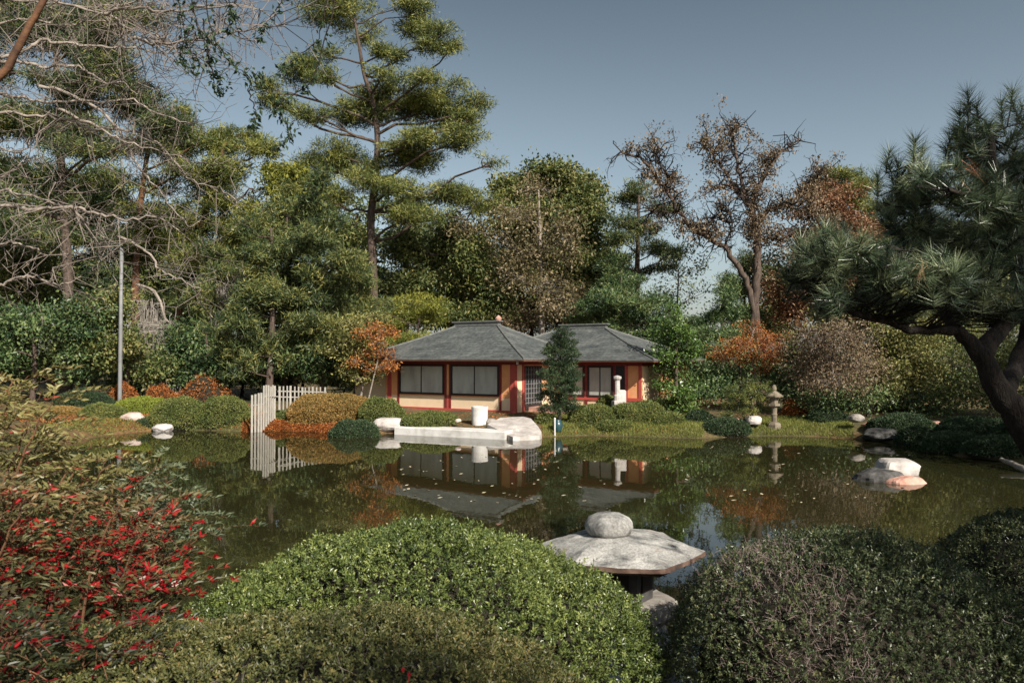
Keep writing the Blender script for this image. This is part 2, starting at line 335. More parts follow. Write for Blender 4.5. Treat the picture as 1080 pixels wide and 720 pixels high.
def lantern_mat():
    m, t, b = newmat('lantern_granite')
    tc = t.nodes.new('ShaderNodeTexCoord')
    def nz(s, d=6, st=(1, 1, 1), ro=.65):
        mp = t.nodes.new('ShaderNodeMapping'); mp.inputs['Scale'].default_value = st; t.links.new(tc.outputs['Object'], mp.inputs[0])
        n = t.nodes.new('ShaderNodeTexNoise'); n.inputs['Scale'].default_value = s; n.inputs['Detail'].default_value = d; n.inputs['Roughness'].default_value = ro
        t.links.new(mp.outputs[0], n.inputs['Vector']); return n
    def mix(a, bb, fac, mode='MIX'):
        x = t.nodes.new('ShaderNodeMix'); x.data_type = 'RGBA'; x.blend_type = mode
        for i, q in ((0, fac), (6, a), (7, bb)):
            if hasattr(q, 'outputs'): t.links.new(q.outputs[2 if q.bl_idname == 'ShaderNodeMix' else 0], x.inputs[i])
            elif i == 0: x.inputs[0].default_value = q
            else: x.inputs[i].default_value = (*q, 1)
        return x
    base = ramp(t, [(.2, .195, .185), (.33, .325, .31), (.46, .45, .43)], [.32, .5, .68]); t.links.new(nz(5).outputs[0], base.inputs[0])
    st = ramp(t, [(0, 0, 0), (1, 1, 1)], [.5, .64]); t.links.new(nz(3.2, 7, (1, 2.2, 1)).outputs[0], st.inputs[0])
    c1 = mix(base, (.1, .1, .1), st)
    rust = ramp(t, [(0, 0, 0), (1, 1, 1)], [.62, .7]); t.links.new(nz(2.3, 5).outputs[0], rust.inputs[0])
    c2 = mix(c1, (.34, .17, .11), rust)
    sp_ = ramp(t, [(.75, .75, .75), (1.12, 1.12, 1.12)], [.4, .6]); t.links.new(nz(60, 2).outputs[0], sp_.inputs[0])
    c3 = mix(c2, sp_, 1.0, 'MULTIPLY')
    t.links.new(c3.outputs[2], b.inputs['Base Color']); b.inputs['Roughness'].default_value = .85; b.inputs['Specular IOR Level'].default_value = .25
    bp = t.nodes.new('ShaderNodeBump'); bp.inputs['Distance'].default_value = .01; bp.inputs['Strength'].default_value = .6
    t.links.new(nz(35, 6).outputs[0], bp.inputs['Height']); t.links.new(bp.outputs[0], b.inputs['Normal'])
    return m
M['lantern'] = lantern_mat()
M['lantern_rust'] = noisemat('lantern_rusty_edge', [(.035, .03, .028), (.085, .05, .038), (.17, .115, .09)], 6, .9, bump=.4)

# ------------------------------------------------------------------ the pond and the ground
def wl(px, py): d = CAMZ*F/(py-378); return (PX(px, d), d)      # a point of the waterline
POND = np.array([(-16, 24), (-15.5, 28), wl(120, 458), wl(160, 454), wl(215, 453.5), wl(262, 455), wl(300, 454), wl(345, 456),
                 wl(392, 459.5), wl(404, 457), (-4.75, 29.2), (-4.3, 28.9), (-.25, 27.0), (.1, 27.4), wl(572, 460.5), wl(620, 459), wl(690, 461), wl(735, 462), wl(800, 459.5), wl(860, 460),
                 wl(905, 463), wl(960, 469), wl(1010, 481), wl(1080, 488.5), (16, 18), (15.5, 14), (12.5, 10), (8.5, 7.6), (4, 6.6),
                 (1.2, 6.0), (-2.6, 6.2), (-4.6, 7.4), (-7, 10.5), (-10.5, 16), (-14, 21)])
def pond_sd(x, y):                                          # signed distance, > 0 outside the water
    p = np.stack([np.asarray(x, float).ravel(), np.asarray(y, float).ravel()], 1)
    best = np.full(len(p), 1e9); inside = np.zeros(len(p), bool)
    n = len(POND)
    for i in range(n):
        a = POND[i]; b = POND[(i+1) % n]; ab = b-a
        t = np.clip(((p-a)@ab)/(ab@ab), 0, 1); q = a+t[:, None]*ab
        best = np.minimum(best, np.linalg.norm(p-q, axis=1))
        c = ((a[1] > p[:, 1]) != (b[1] > p[:, 1])) & (p[:, 0] < (b[0]-a[0])*(p[:, 1]-a[1])/(b[1]-a[1]+1e-12)+a[0])
        inside ^= c
    return np.where(inside, -best, best).reshape(np.shape(x))
def gh(x, y):
    x = np.asarray(x, float); y = np.asarray(y, float)
    sd = pond_sd(x, y)
    wn = np.clip((13-y)/7, 0, 1); wn = wn*wn*(3-2*wn)
    top = (.34+.5*np.clip(sd/9, 0, 1)+.5*np.clip((sd-12)/30, 0, 1))*(1-wn)+1.33*wn
    h = np.where(sd > 0, top*(1-np.exp(-np.maximum(sd, 0)/(.45+.75*wn))), -.9*(1-np.exp(np.minimum(sd, 0)/1.2)))
    pn = np.stack([x, y, 0*x], -1)
    return h+np.where(sd > .3, .045*noise(pn, .7)*np.clip(sd, 0, 1), 0)
def ground_pt(px, d): x = PX(px, d); return np.array([x, d, float(gh(np.array([x]), np.array([d]))[0])])

xs = np.concatenate([[-900, -400, -200, -120, -80], np.arange(-60, -22, 1.2), np.arange(-22, 22, .3), np.arange(22, 60, 1.2), [80, 120, 200, 400, 900]])
ys = np.concatenate([[-300, -120, -60, -35, -20], np.arange(-12, 42, .3), np.arange(42, 90, 1.5), [110, 160, 300, 600, 1500]])
X, Y = np.meshgrid(xs, ys, indexing='ij'); Z = gh(X, Y)
g = MB(); g.add(np.stack([X, Y, Z], -1).reshape(-1, 3), grid_faces(len(xs), len(ys), False)[:, ::-1])
tag(g.build('ground', M['ground'], smooth=True), kind='structure')
wm = MB(); wm.add([(-30, 3, 0), (30, 3, 0), (30, 40, 0), (-30, 40, 0)], [[0, 1, 2, 3]])
tag(wm.build('water', M['water']), kind='structure')

# ------------------------------------------------------------------ the tea house
CA, SA = math.cos(R(31)), math.sin(R(31))
rv = np.array([CA, -SA, 0]); bv = np.array([SA, CA, 0])     # along the front to the right, and to the back
A0 = np.array([.12, 32, 0])                                 # front right corner of the main room
HR = -R(31)
FLOOR = .45; EAVE = 2.93
def Hp(r, b, z): return A0+rv*r+bv*b+np.array([0, 0, z])
house = thing('tea_house', 'single storey tea house with hipped grey roofs, red posts and cream panels across the pond', 'house', Hp(0, 0, 0))
OFF = Hp(0, 0, 0)
def hbox(mb, r0, r1, b0, b1, z0, z1, m=0):                  # box in house axes
    box(mb, Hp((r0+r1)/2, (b0+b1)/2, (z0+z1)/2), (r1-r0, b1-b0, z1-z0), HR, m=m)
def hobj(name, mat, parts, parent=None):
    mb = MB()
    for q in parts: hbox(mb, *q)
    o = mb.build(name, mat, parent or house, off=OFF); return o
ML = 7.25; MD = 5.0; WL0 = -4.4; WR = 4.36; WB = 3.76; WD = 6.6    # main length, depth; wing from WL0 to WR, front at WB
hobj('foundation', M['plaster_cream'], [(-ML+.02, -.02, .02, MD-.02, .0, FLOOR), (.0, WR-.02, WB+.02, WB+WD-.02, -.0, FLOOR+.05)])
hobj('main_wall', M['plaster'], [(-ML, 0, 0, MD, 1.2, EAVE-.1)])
hobj('main_wall_base', M['plaster_cream'], [(-ML, 0, 0, MD, FLOOR, 1.2)])  # stays cream where the sun reaches below the eave shadow
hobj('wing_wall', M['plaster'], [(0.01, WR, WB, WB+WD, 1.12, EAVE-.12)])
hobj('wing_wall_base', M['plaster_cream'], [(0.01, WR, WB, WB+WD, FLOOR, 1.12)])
# timber: posts and beams stand 2-3 cm proud of the walls
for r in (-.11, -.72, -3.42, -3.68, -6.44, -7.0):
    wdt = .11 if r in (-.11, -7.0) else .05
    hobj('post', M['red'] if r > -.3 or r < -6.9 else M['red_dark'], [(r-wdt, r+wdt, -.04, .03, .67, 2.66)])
hobj('post', M['red'], [(-.02, .05, -.05, .12, .40, 2.66)])
hobj('post', M['red'], [(-.03, .05, .62, .76, .40, 2.66)])
hobj('stud', M['red'], [(-3.6, -3.5, -.035, .03, .67, 1.27)]); hobj('stud', M['red'], [(-6.5, -6.42, -.035, .03, .67, 1.27)])
hobj('sill_beam', M['red'], [(-ML, .03, -.055, .03, .43, .67)])
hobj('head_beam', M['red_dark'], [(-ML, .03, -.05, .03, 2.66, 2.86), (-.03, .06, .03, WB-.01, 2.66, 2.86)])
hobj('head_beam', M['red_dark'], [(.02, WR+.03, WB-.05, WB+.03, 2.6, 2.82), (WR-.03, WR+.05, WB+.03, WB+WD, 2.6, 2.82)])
hobj('sill_beam', M['red'], [(.02, WR+.03, WB-.055, WB+.03, 1.02, 1.16)])
hobj('sill_beam', M['red'], [(.02, WR+.03, WB-.056, WB+.03, .47, .62), (WR-.03, WR+.05, WB+.03, WB+WD, .47, .6)])
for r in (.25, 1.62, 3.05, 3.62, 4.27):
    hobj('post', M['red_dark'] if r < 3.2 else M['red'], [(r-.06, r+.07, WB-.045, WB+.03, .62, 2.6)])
hobj('post', M['red'], [(WR-.05, WR+.06, WB+2.1, WB+2.26, .6, 2.6)])
hobj('side_panel', M['plaster_cream'], [(WR-.02, WR+.015, WB+.06, WB+2.08, .62, 2.58)])  # cream sheets over the orange wall, sunlight put in as colour
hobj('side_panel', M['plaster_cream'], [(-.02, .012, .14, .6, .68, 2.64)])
def window(r0, r1, b, z0, z1, npane):
    fr = MB(); t = .085
    hbox(fr, r0, r1, b-.075, b-.005, z0, z0+t); hbox(fr, r0, r1, b-.075, b-.005, z1-t, z1)
    hbox(fr, r0, r0+t, b-.074, b-.005, z0+t, z1-t); hbox(fr, r1-t, r1, b-.074, b-.005, z0+t, z1-t)
    o = fr.build('window', M['frame'], house, off=OFF)
    pw = (r1-r0-2*t)/npane
    for k in range(npane):
        pn = MB(); a = r0+t+k*pw
        hbox(pn, a+.012, a+pw-.012, b-.035, b-.006, z0+t+.005, z1-t-.005); pn.build('pane', M['glass'], o, off=OFF)
        if k:
            mu = MB(); hbox(mu, a-.02, a+.02, b-.06, b-.004, z0+t, z1-t); mu.build('mullion', M['frame'], o, off=OFF)
window(-3.37, -.77, 0, 1.27, 2.66, 2); window(-6.38, -3.74, 0, 1.27, 2.66, 2)
window(.32, 1.55, WB, 1.16, 2.6, 2); window(1.70, 2.98, WB, 1.16, 2.6, 2)
hobj('shutter_panel', M['dark_in'], [(3.12, 3.55, WB-.03, WB+.01, 1.16, 2.6)])
# lattice door on the side of the main room, brick-red steps below it
dr = MB(); hbox(dr, -.01, .03, .82, 2.4, .62, 2.6); door = dr.build('door', M['dark_in'], house, off=OFF)
lt = MB()
for k in range(7): hbox(lt, .03, .055, .86+k*.245, .89+k*.245, .9, 2.55)
for k in range(8): hbox(lt, .032, .05, .83, 2.38, .95+k*.21, .975+k*.21)
lt.build('lattice', M['steel'], door, off=OFF)
hobj('doorstep', M['stone_red'], [(.06, 2.2, .9, 3.0, .1, .42), (.06, 1.75, 1.0, 2.9, .42, .6), (.06, 1.3, 1.1, 2.8, .6, .78)])

def hip_roof(name, r0, r1, b0, b1, z0, rise, n=9):
    mb = MB(); half = (b1-b0)/2; rings = []
    for k in range(n):
        f = k/(n-1); z = z0+rise*(f*.86+.14*f*f)                 # a slight sag towards the eaves
        i = half*f
        rr0, rr1, bb0, bb1 = r0+i, r1-i, b0+i, b1-i
        if f == 1: bb0 -= .02; bb1 += .02
        rings.append([Hp(rr0, bb0, z), Hp(rr1, bb0, z), Hp(rr1, bb1, z), Hp(rr0, bb1, z)])
    V = np.array(rings).reshape(-1, 3)
    Fc = np.concatenate([grid_faces(n, 4), [[4*(n-1), 4*(n-1)+1, 4*(n-1)+2, 4*(n-1)+3]]]); mb.add(V, Fc)
    o = mb.build(name, M['roof'], house, off=OFF)
    fa = MB(); t = .12
    hbox(fa, r0+.03, r1-.03, b0+.03, b1-.03, z0-t, z0-.004); fa.build('fascia', M['soffit'], o, off=OFF)
    # edge boards, hips and ridge
    ed = MB()
    hbox(ed, r0, r1, b0, b0+.06, z0-.06, z0+.015); hbox(ed, r1-.06, r1, b0+.06, b1, z0-.06, z0+.015)
    ed.build('eave_edge', M['ridge'], o, off=OFF)
    hp = MB()
    for (a, b) in ((0, 0), (1, 0), (1, 1), (0, 1)):
        pts = []
        for k in range(n):
            f = k/(n-1); i = half*f
            pts.append(Hp((r1-i) if a else (r0+i), (b1-i) if b else (b0+i), z0+rise*(f*.86+.14*f*f)+.015))
        tube(hp, np.array(pts), .045, 6)
    hp.build('hip_cap', M['ridge'], o, off=OFF)
    rc = MB(); hbox(rc, r0+half-.15, r1-half+.15, b0+half-.14, b0+half+.14, z0+rise-.03, z0+rise+.14)
    hbox(rc, r0+half-.25, r1-half+.25, b0+half-.2, b0+half+.2, z0+rise+.14, z0+rise+.2); rc.build('ridge_cap', M['ridge'], o, off=OFF)
    return o
hip_roof('main_roof', -ML-1.1, 1.1, -1.1, MD+1.1, EAVE, 1.62)
hip_roof('wing_roof', WL0-.9+.9, WR+.9, WB-.9, WB+WD+.9, EAVE-.04, 1.55) if False else hip_roof('wing_roof', -5.4, WR+.9, WB-.9, WB+WD+.9, EAVE-.04, 1.62)
fin = MB(); lathe(fin, [(.02, 0), (.13, .02), (.16, .12), (.1, .2), (.03, .26), (.001, .28)], 10, Hp(1.1-3.6+.1, -1.1+3.6, EAVE+1.62+.18)); fin.build('ridge_ornament', M['stone_red'], house, off=OFF)
# lamps under the eave corners: small pale brackets
bk = MB(); hbox(bk, .42, .5, -.6, -.52, 2.68, 2.8); bk.build('eave_bracket', M['stone_white'], house, off=OFF)
# low garden wall running on to the left of the house
gw = MB(); box(gw, Hp(-ML-1.3, .55, 1.0), (2.2, .16, 1.9), HR); box(gw, Hp(-ML-1.3, .55, 2.0), (2.3, .34, .12), HR)
tag(gw.build('garden_wall', M['plaster_cream']), 'short cream garden wall joined to the left end of the tea house', 'wall')

# ------------------------------------------------------------------ trees
def px_pads(pads, d, depth=1.0):
    out = []
    for gi, q in enumerate(pads):
        px, py, rx, ry = q[:4]; dd = q[4] if len(q) > 4 else rng.uniform(-1, 1)*depth
        c = P(px, py, d+dd); s = (d+dd)/F
        a, b, e = rx*s, max(rx, ry)*s*.9, ry*s
        if d < 31: out.append((*c, a, b, e, gi)); continue
        for _ in range(5):
            q = unit(rng.normal(size=3))*rng.uniform(.3, .95); f = rng.uniform(.36, .72)
            out.append((*(c+q*np.array([a, b, e])), a*f, b*f, e*f*rng.uniform(.6, 1.05), gi))
    return np.array(out)
def crown_samples(pads, dens, gap=.25, gscale=1.0, power=2.4):
    C, O, I = [], [], []
    for i, (x, y, z, a, b, c) in enumerate(pads[:, :6]):
        n = max(4, int(dens*4*(a*b*c)**(2/3)))
        q = rnd(n)*(rng.random((n, 1))**(1/power)); p = np.array([x, y, z])+q*np.array([a, b, c])*1.05
        keep = noise(p, gscale) > (-1+2*gap)*.9+.06 if gap > 0 else np.ones(n, bool)
        C.append(p[keep]); O.append(unit(q[keep]+UP*.35)); I.append(np.full(keep.sum(), i))
    return np.concatenate(C), np.concatenate(O), np.concatenate(I)
def tree(name, label, cat, trunk, r0, r1, pads, fol, fmat, bark, dens=5, gap=.25, group=None, size=.3, per=34, clump=.34, twig=.5,
         branch_r=.4, parts=True, gscale=1.35, width=None, fname='crown', flat=.35, snap=True, sink=.4, vshift=0.):
    trunk = np.array(trunk, float)
    if snap: trunk[0, 2] = float(gh(trunk[:1, 0], trunk[:1, 1])[0])
    base = trunk[0].copy(); root = thing(name, label, cat, base, group)
    tr = smooth_path(trunk, max(6, len(trunk)*4), 0); k = len(tr)
    tr[0, 2] -= sink
    rad = np.linspace(r0, r1, k); rad[0] *= 1.35
    wood = MB(); tube(wood, tr, rad, 9)
    pads = np.asarray(pads, float)
    C, O, I = crown_samples(pads, dens, gap, gscale)
    hz = tr[:, 2]
    gid = pads[:, 6].astype(int) if pads.shape[1] > 6 else np.arange(len(pads))
    thin = .012*max(.6, r0*3)
    for gq in np.unique(gid):
        mem = np.where(gid == gq)[0]; c = pads[mem, :3].mean(0); hd = np.linalg.norm(tr[:, :2]-c[:2], axis=1)
        want = c[2]-.35*hd
        idx = np.argmin(np.abs(hz-want)+.15*hd); idx = max(idx, min(2, k-1))
        t0 = tr[idx]; L = np.linalg.norm(c-t0)
        if L < .2: L = .2; c = c+np.array([.2, 0, .1])
        mid = (t0+c)/2+np.array([*rng.normal(size=2)*.1*L, rng.uniform(-.12, .05)*L])
        pth = smooth_path([t0, mid, c, c+(c-mid)*.12], 9, L*.025)
        rb = min(rad[idx]*.6, branch_r*rad[0]*(.2+.4*min(1, L/4)))
        tube(wood, pth, np.linspace(rb, thin*1.6, 9), 6, caps=False)
        for i in mem:
            sub = pth
            if len(mem) > 1:
                st = pth[rng.integers(3, 8)]; pc = pads[i, :3]; m2 = (st+pc)/2+rng.normal(size=3)*.1*np.linalg.norm(pc-st)
                sub = smooth_path([st, m2, pc], 9, .01); tube(wood, sub, np.linspace(max(rb*.4, thin*1.5), thin, 9), 4, caps=False)
            m_ = np.where(I == i)[0]
            if len(m_) and twig > 0:
                s_ = m_[rng.random(len(m_)) < twig]; st = sub[rng.integers(4, 9, len(s_))]
                md = (st+C[s_])/2+rng.normal(size=(len(s_), 3))*.12
                sticks(wood, st, md, thin, thin*.8); sticks(wood, md, C[s_], thin*.8, .006)
    wood.build('trunk', bark, root, smooth=True, off=base)
    n = len(C); fo = MB()
    cv = np.clip(.45+.22*rng.normal(size=n)+.18*noise(C, .8)+vshift, 0, 1)
    rep = np.repeat(np.arange(n), per); N = len(rep)
    if fol == 'needle':
        D = unit(O[rep]*.75+rng.normal(size=(N, 3))*.8)
        Pn = C[rep]+rng.normal(size=(N, 3))*clump*np.array([1, 1, .6])*.6
        L_ = size*rng.uniform(.65, 1.2, N)
        q_ = rng.random(N) < (.85 if base[1] > 31 else 1)
        needles(fo, Pn[q_], D[q_], L_[q_]*(.85 if base[1] > 31 else 1), (width or .035)*(1.1 if base[1] > 31 else 1)*rng.uniform(.6, 1.4, q_.sum()), np.clip(cv[rep][q_]+rng.normal(size=q_.sum())*.2, 0, 1))
    else:
        Pn = C[rep]+rng.normal(size=(N, 3))*clump*np.array([1, 1, .7])
        D = unit(O[rep]*.5+rng.normal(size=(N, 3))+np.array([0, 0, -flat]))
        L_ = size*rng.uniform(.6, 1.25, N)
        q_ = rng.random(N) < (.62 if base[1] > 33 else 1); f_ = 1.28 if base[1] > 33 else 1
        leaves(fo, Pn[q_], D[q_], L_[q_]*f_, L_[q_]*f_*(width or .55), np.clip(cv[rep][q_]+rng.normal(size=q_.sum())*.22, 0, 1))
    fo.build(fname, fmat, root, off=base)
    return root
def tp(pts, d): return [P(q[0], q[1], d+(q[2] if len(q) > 2 else 0)) for q in pts]

# --- tall pine left of the house
D = 46
tree('pine_tree', 'tallest pine with open layered crown rising well above the tea house', 'tree',
     tp([(393, 411), (394, 340), (393, 280), (391, 235), (396, 185), (398, 145), (393, 108), (384, 78), (379, 50), (374, 20)], D), .33, .07,
     px_pads([(355, 10, 30, 18), (372, 14, 18, 10), (380, 38, 22, 12), (342, 56, 17, 8), (310, 76, 32, 12), (348, 79, 20, 8), (285, 92, 18, 8), (440, 24, 24, 18), (458, 44, 26, 14),
              (478, 49, 15, 8), (404, 50, 15, 10), (430, 3, 16, 9), (366, 1, 22, 9), (408, 78, 16, 9), (418, 62, 12, 8), (442, 86, 22, 12), (480, 96, 26, 10), (411, 108, 42, 12), (359, 115, 30, 10), (463, 119, 40, 11),
              (491, 124, 16, 9), (296, 110, 24, 9), (491, 147, 24, 12), (512, 168, 16, 14), (355, 164, 32, 16), (380, 176, 24, 14), (435, 171, 38, 16), (425, 152, 25, 8),
              (330, 122, 26, 9), (385, 118, 30, 10), (437, 112, 30, 10), (500, 110, 18, 9), (420, 98, 26, 8), (475, 132, 26, 9), (345, 175, 26, 12), (395, 190, 24, 12), (455, 150, 30, 10), (463, 204, 44, 16), (505, 212, 30, 16), (440, 225, 30, 15), (345, 215, 25, 16), (416, 195, 25, 10)], D, 2.2), 'needle', M['pine_olive'], M['bark'],
     dens=15, gap=.17, size=.36, per=36, clump=.42, width=.045, branch_r=.4, vshift=.1)
# --- three young pines behind the fence
DP = M['pine_dark']
def cone_pads(cx, top, bot, r, n, lean=0):
    out = []
    for k in range(n):
        f = (k+.5)/n; y = top+(bot-top)*f
        rr = r*(.25+.75*f**.7)*(1 if f < .8 else .8); m = 1+int(2.6*f+.6)
        for j in range(m):
            out.append((cx+lean*f+rng.uniform(-.75, .75)*rr, y+rng.normal()*6, rr*rng.uniform(.35, .6), (bot-top)/n*rng.uniform(.7, 1.1)))
    return out
for (d, base, tops, cx, top, bot, r, n, lab) in (
        (36, (283, 414), (286, 240), 272, 214, 392, 56, 11, 'dark young pine standing behind the white picket fence'),
        (37, (341, 414), (330, 195), 334, 174, 398, 66, 14, 'broad dark young pine nearest the left end of the tea house'),
        (39, (300, 410), (302, 215), 300, 196, 385, 54, 11, 'tall young pine between two wider ones behind the fence'),
        (40, (226, 410), (228, 300), 222, 250, 385, 42, 8, 'small dark pine left of the picket fence behind orange bushes'),
        (39, (376, 405), (378, 290), 382, 262, 372, 34, 6, 'mid green young pine beside the left roof corner')):
    tree('young_pine_tree', lab, 'tree', tp([base, ((base[0]+tops[0])/2+3, (base[1]+tops[1])/2), tops], d), .2, .05,
         px_pads(cone_pads(cx, top, bot, r, n), d, 1.5), 'needle', DP, M['bark'], dens=14, gap=.16, size=.34, per=40, clump=.34, width=.045, group='young pines behind the fence', vshift=.1)
# --- yellow-green crown
tree('yellow_green_tree', 'tree with rounded yellow green crown between the dark pines', 'tree', tp([(305, 408), (303, 300), (300, 200)], 43), .2, .06,
     px_pads([(300, 178, 22, 12), (288, 186, 16, 12), (312, 190, 16, 12), (300, 205, 30, 16), (278, 225, 22, 16), (312, 230, 26, 18), (292, 250, 30, 18)], 43), 'leaf', M['yellow_green'], M['bark'], dens=12, gap=.12, size=.17, per=40, clump=.28)
# --- big pines at the left
tree('pine_tree', 'massive dark pine filling the top left corner behind bare branches', 'tree', tp([(70, 412), (72, 300), (66, 200), (60, 80), (58, 0)], 38), .28, .11,
     px_pads([(30, 20, 60, 34), (90, 40, 55, 36), (125, 75, 45, 28), (60, 85, 60, 28), (60, 130, 65, 25), (140, 105, 40, 22), (165, 130, 30, 22), (110, 150, 55, 22), (10, 180, 50, 36), (70, 205, 60, 28), (20, 120, 50, 30), (100, 10, 50, 30),
              (130, 15, 30, 22), (20, 240, 55, 30), (85, 250, 45, 22), (-40, 60, 60, 50), (-50, 180, 60, 50), (-10, -20, 60, 30)], 38, 2.5), 'needle', M['pine_dark'], M['bark'], dens=10, gap=.2, size=.42, per=40, clump=.42, width=.05, vshift=.02)
tree('pine_tree', 'second dark pine at left, its red brown trunk behind the pale pole', 'tree', tp([(145, 410), (143, 300), (150, 200), (165, 110)], 42), .25, .09,
     px_pads([(175, 130, 34, 22), (165, 165, 40, 22), (150, 205, 50, 24), (195, 185, 26, 16), (120, 235, 48, 22), (175, 235, 34, 18), (140, 265, 45, 18), (205, 150, 20, 14)], 42, 2), 'needle', M['pine_olive'], M['bark_rust'], dens=9.8, gap=.22, size=.4, per=40, clump=.42, width=.05)
tree('pine_tree', 'flat topped olive pine at left between bare branches and yellow green crown', 'tree', tp([(185, 410), (190, 320), (215, 230), (238, 150)], 44), .32, .1,
     px_pads([(240, 141, 40, 9), (222, 158, 32, 13), (268, 160, 28, 12), (250, 180, 38, 14), (222, 195, 34, 16), (268, 205, 26, 18), (240, 222, 40, 16), (215, 245, 36, 20), (255, 258, 34, 20), (200, 280, 30, 18), (240, 290, 40, 20)], 44, 2), 'needle', M['pine_olive'], M['bark_rust'], dens=9.8, gap=.25, size=.4, per=40, clump=.4, width=.05, vshift=.1)
# --- middle trees behind the house
tree('oak_tree', 'tall olive oak with rounded crown behind the centre of the tea house', 'tree', tp([(588, 405), (590, 320), (588, 220)], 56), .4, .12,
     px_pads([(580, 190, 42, 14), (610, 198, 30, 14), (560, 200, 30, 16), (585, 212, 55, 22), (618, 228, 28, 22), (630, 255, 22, 24), (560, 235, 40, 22), (545, 205, 22, 18), (600, 260, 40, 24), (618, 285, 30, 20), (545, 265, 30, 24), (570, 290, 40, 25)], 56, 2.5), 'leaf', M['oak'], M['bark_dark'], dens=10, gap=.15, size=.24, per=36, clump=.42)
tree('oak_tree', 'green oak behind the left hip of the main roof', 'tree', tp([(470, 405), (472, 340), (478, 260)], 50), .34, .1,
     px_pads([(470, 250, 36, 20), (450, 275, 34, 22), (495, 270, 30, 22), (520, 285, 30, 25), (480, 300, 45, 22), (430, 300, 30, 20), (525, 315, 30, 20), (455, 325, 40, 16), (500, 330, 36, 14), (425, 260, 24, 16)], 50, 2.2), 'leaf', M['oak'], M['bark_dark'], dens=10, gap=.2, size=.2, per=36, clump=.38)
tree('yellow_green_bush', 'bushy yellow green tree against the left slope of the main roof', 'tree', tp([(440, 408), (440, 370), (442, 335)], 42), .15, .05,
     px_pads([(440, 330, 34, 14), (420, 345, 30, 14), (462, 328, 22, 12), (400, 330, 24, 14), (430, 362, 40, 12)], 42), 'needle', M['yellow_green'], M['bark'], dens=10, gap=.1, size=.3, per=40, clump=.3, width=.045)
tree('brown_leaved_tree', 'tan brown tree with thin twiggy crown directly behind the roof valley', 'tree', tp([(572, 405), (571, 330), (570, 270), (568, 200)], 48), .26, .05,
     px_pads([(568, 205, 20, 20), (555, 228, 28, 20), (585, 232, 26, 22), (540, 258, 30, 24), (598, 268, 28, 26), (570, 262, 34, 26), (530, 288, 26, 22), (560, 300, 42, 26), (600, 308, 30, 26), (575, 330, 45, 18), (488, 238, 18, 14), (505, 262, 22, 16)], 48, 2), 'leaf', M['tan_leaf'], M['bark_pale'], dens=5.2, gap=.25, size=.19, per=26, clump=.4, twig=.9)
tree('pine_tree', 'slender pine with open crown right of centre against the sky', 'tree', tp([(673, 410), (672, 300), (673, 250), (674, 206)], 52), .26, .08,
     px_pads([(674, 206, 30, 9), (655, 216, 18, 8), (696, 222, 20, 8), (668, 238, 38, 8), (652, 252, 20, 8), (690, 262, 28, 8), (708, 268, 14, 8), (655, 278, 22, 8), (690, 285, 26, 8)], 52, 1.8), 'needle', M['pine_dark'], M['bark'], dens=11, gap=.25, size=.42, per=38, clump=.36, width=.05)
tree('conifer_tree', 'dense dark conifer rising behind the right hand wing roof', 'tree', tp([(655, 405), (655, 340), (655, 285)], 46), .24, .05,
     px_pads([(652, 280, 14, 16), (660, 298, 26, 16), (640, 312, 26, 16), (672, 318, 28, 18), (625, 330, 26, 16), (655, 335, 36, 16), (688, 340, 20, 14), (698, 352, 18, 12), (670, 355, 36, 16)], 46, 1.5), 'needle', M['evergreen'], M['bark'], dens=13, gap=.1, size=.3, per=40, clump=.34, width=.05)
tree('conifer_tree', 'bluish green conifer left of the bare twisted tree', 'tree', tp([(760, 405), (762, 350), (765, 305)], 44), .2, .05,
     px_pads([(766, 300, 10, 14), (764, 314, 16, 12), (752, 330, 24, 12), (775, 335, 24, 14), (728, 345, 18, 12), (750, 352, 34, 12)], 44, 1.5), 'needle', M['evergreen'], M['bark'], dens=11, gap=.15, size=.3, per=38, clump=.34, width=.05, vshift=.08)

tree('airy_tree', 'thin airy grey green tree in the sky gap right of the tea house', 'tree', tp([(716, 405), (714, 340), (716, 285)], 50), .14, .03,
     px_pads([(705, 272, 16, 10), (722, 262, 14, 8), (735, 282, 18, 12), (716, 292, 20, 12), (700, 305, 18, 12), (742, 305, 16, 12), (722, 318, 26, 12), (695, 325, 18, 12)], 50, 1.5), 'leaf', M['airy'], M['bark'], dens=3.2, gap=.42, size=.17, per=20, clump=.34, twig=.9)
for i, (px, py, rx, d, mt, lab) in enumerate([(-20, 385, 46, 39, 'evergreen', 'dark evergreen bush at the far left below the pines'), (55, 388, 40, 40, 'oak', 'green bush behind the pink boulder in the shade'), (125, 388, 40, 40, 'evergreen', 'dark bush behind the foot of the pale pole'), (190, 384, 40, 41, 'oak', 'green bush behind the orange leaved shrubs'),
        (255, 386, 38, 41, 'evergreen', 'dark bush left of the picket fence under the pines'), (318, 388, 38, 41, 'evergreen', 'dark bush seen through the lattice fence'), (375, 386, 36, 41, 'oak', 'green bush between young pines and tea house'), (765, 385, 40, 39, 'evergreen', 'dark bush behind the orange maple'), (835, 385, 40, 39, 'oak', 'green bush behind the tan twigged shrub'),
        (905, 388, 42, 40, 'evergreen', 'dark bush deep behind the right bank thickets'), (980, 385, 46, 39, 'oak', 'green bush deep behind the leaning pine limb'), (1065, 385, 50, 38, 'evergreen', 'dark bush behind the trunk of the leaning pine')]):
    tree('understory_bush', lab, 'bush', tp([(px, 412), (px+2, 395), (px, 375)], d), .1, .04, px_pads([(px, py-12, rx*.7, 16), (px-rx*.5, py, rx*.6, 16), (px+rx*.5, py, rx*.6, 16), (px, py+8, rx, 14)], d, 1.0), 'leaf', M[mt], M['bark_dark'], dens=9, gap=.1, size=.15, per=36, clump=.28, group='bushes filling the back of the garden')

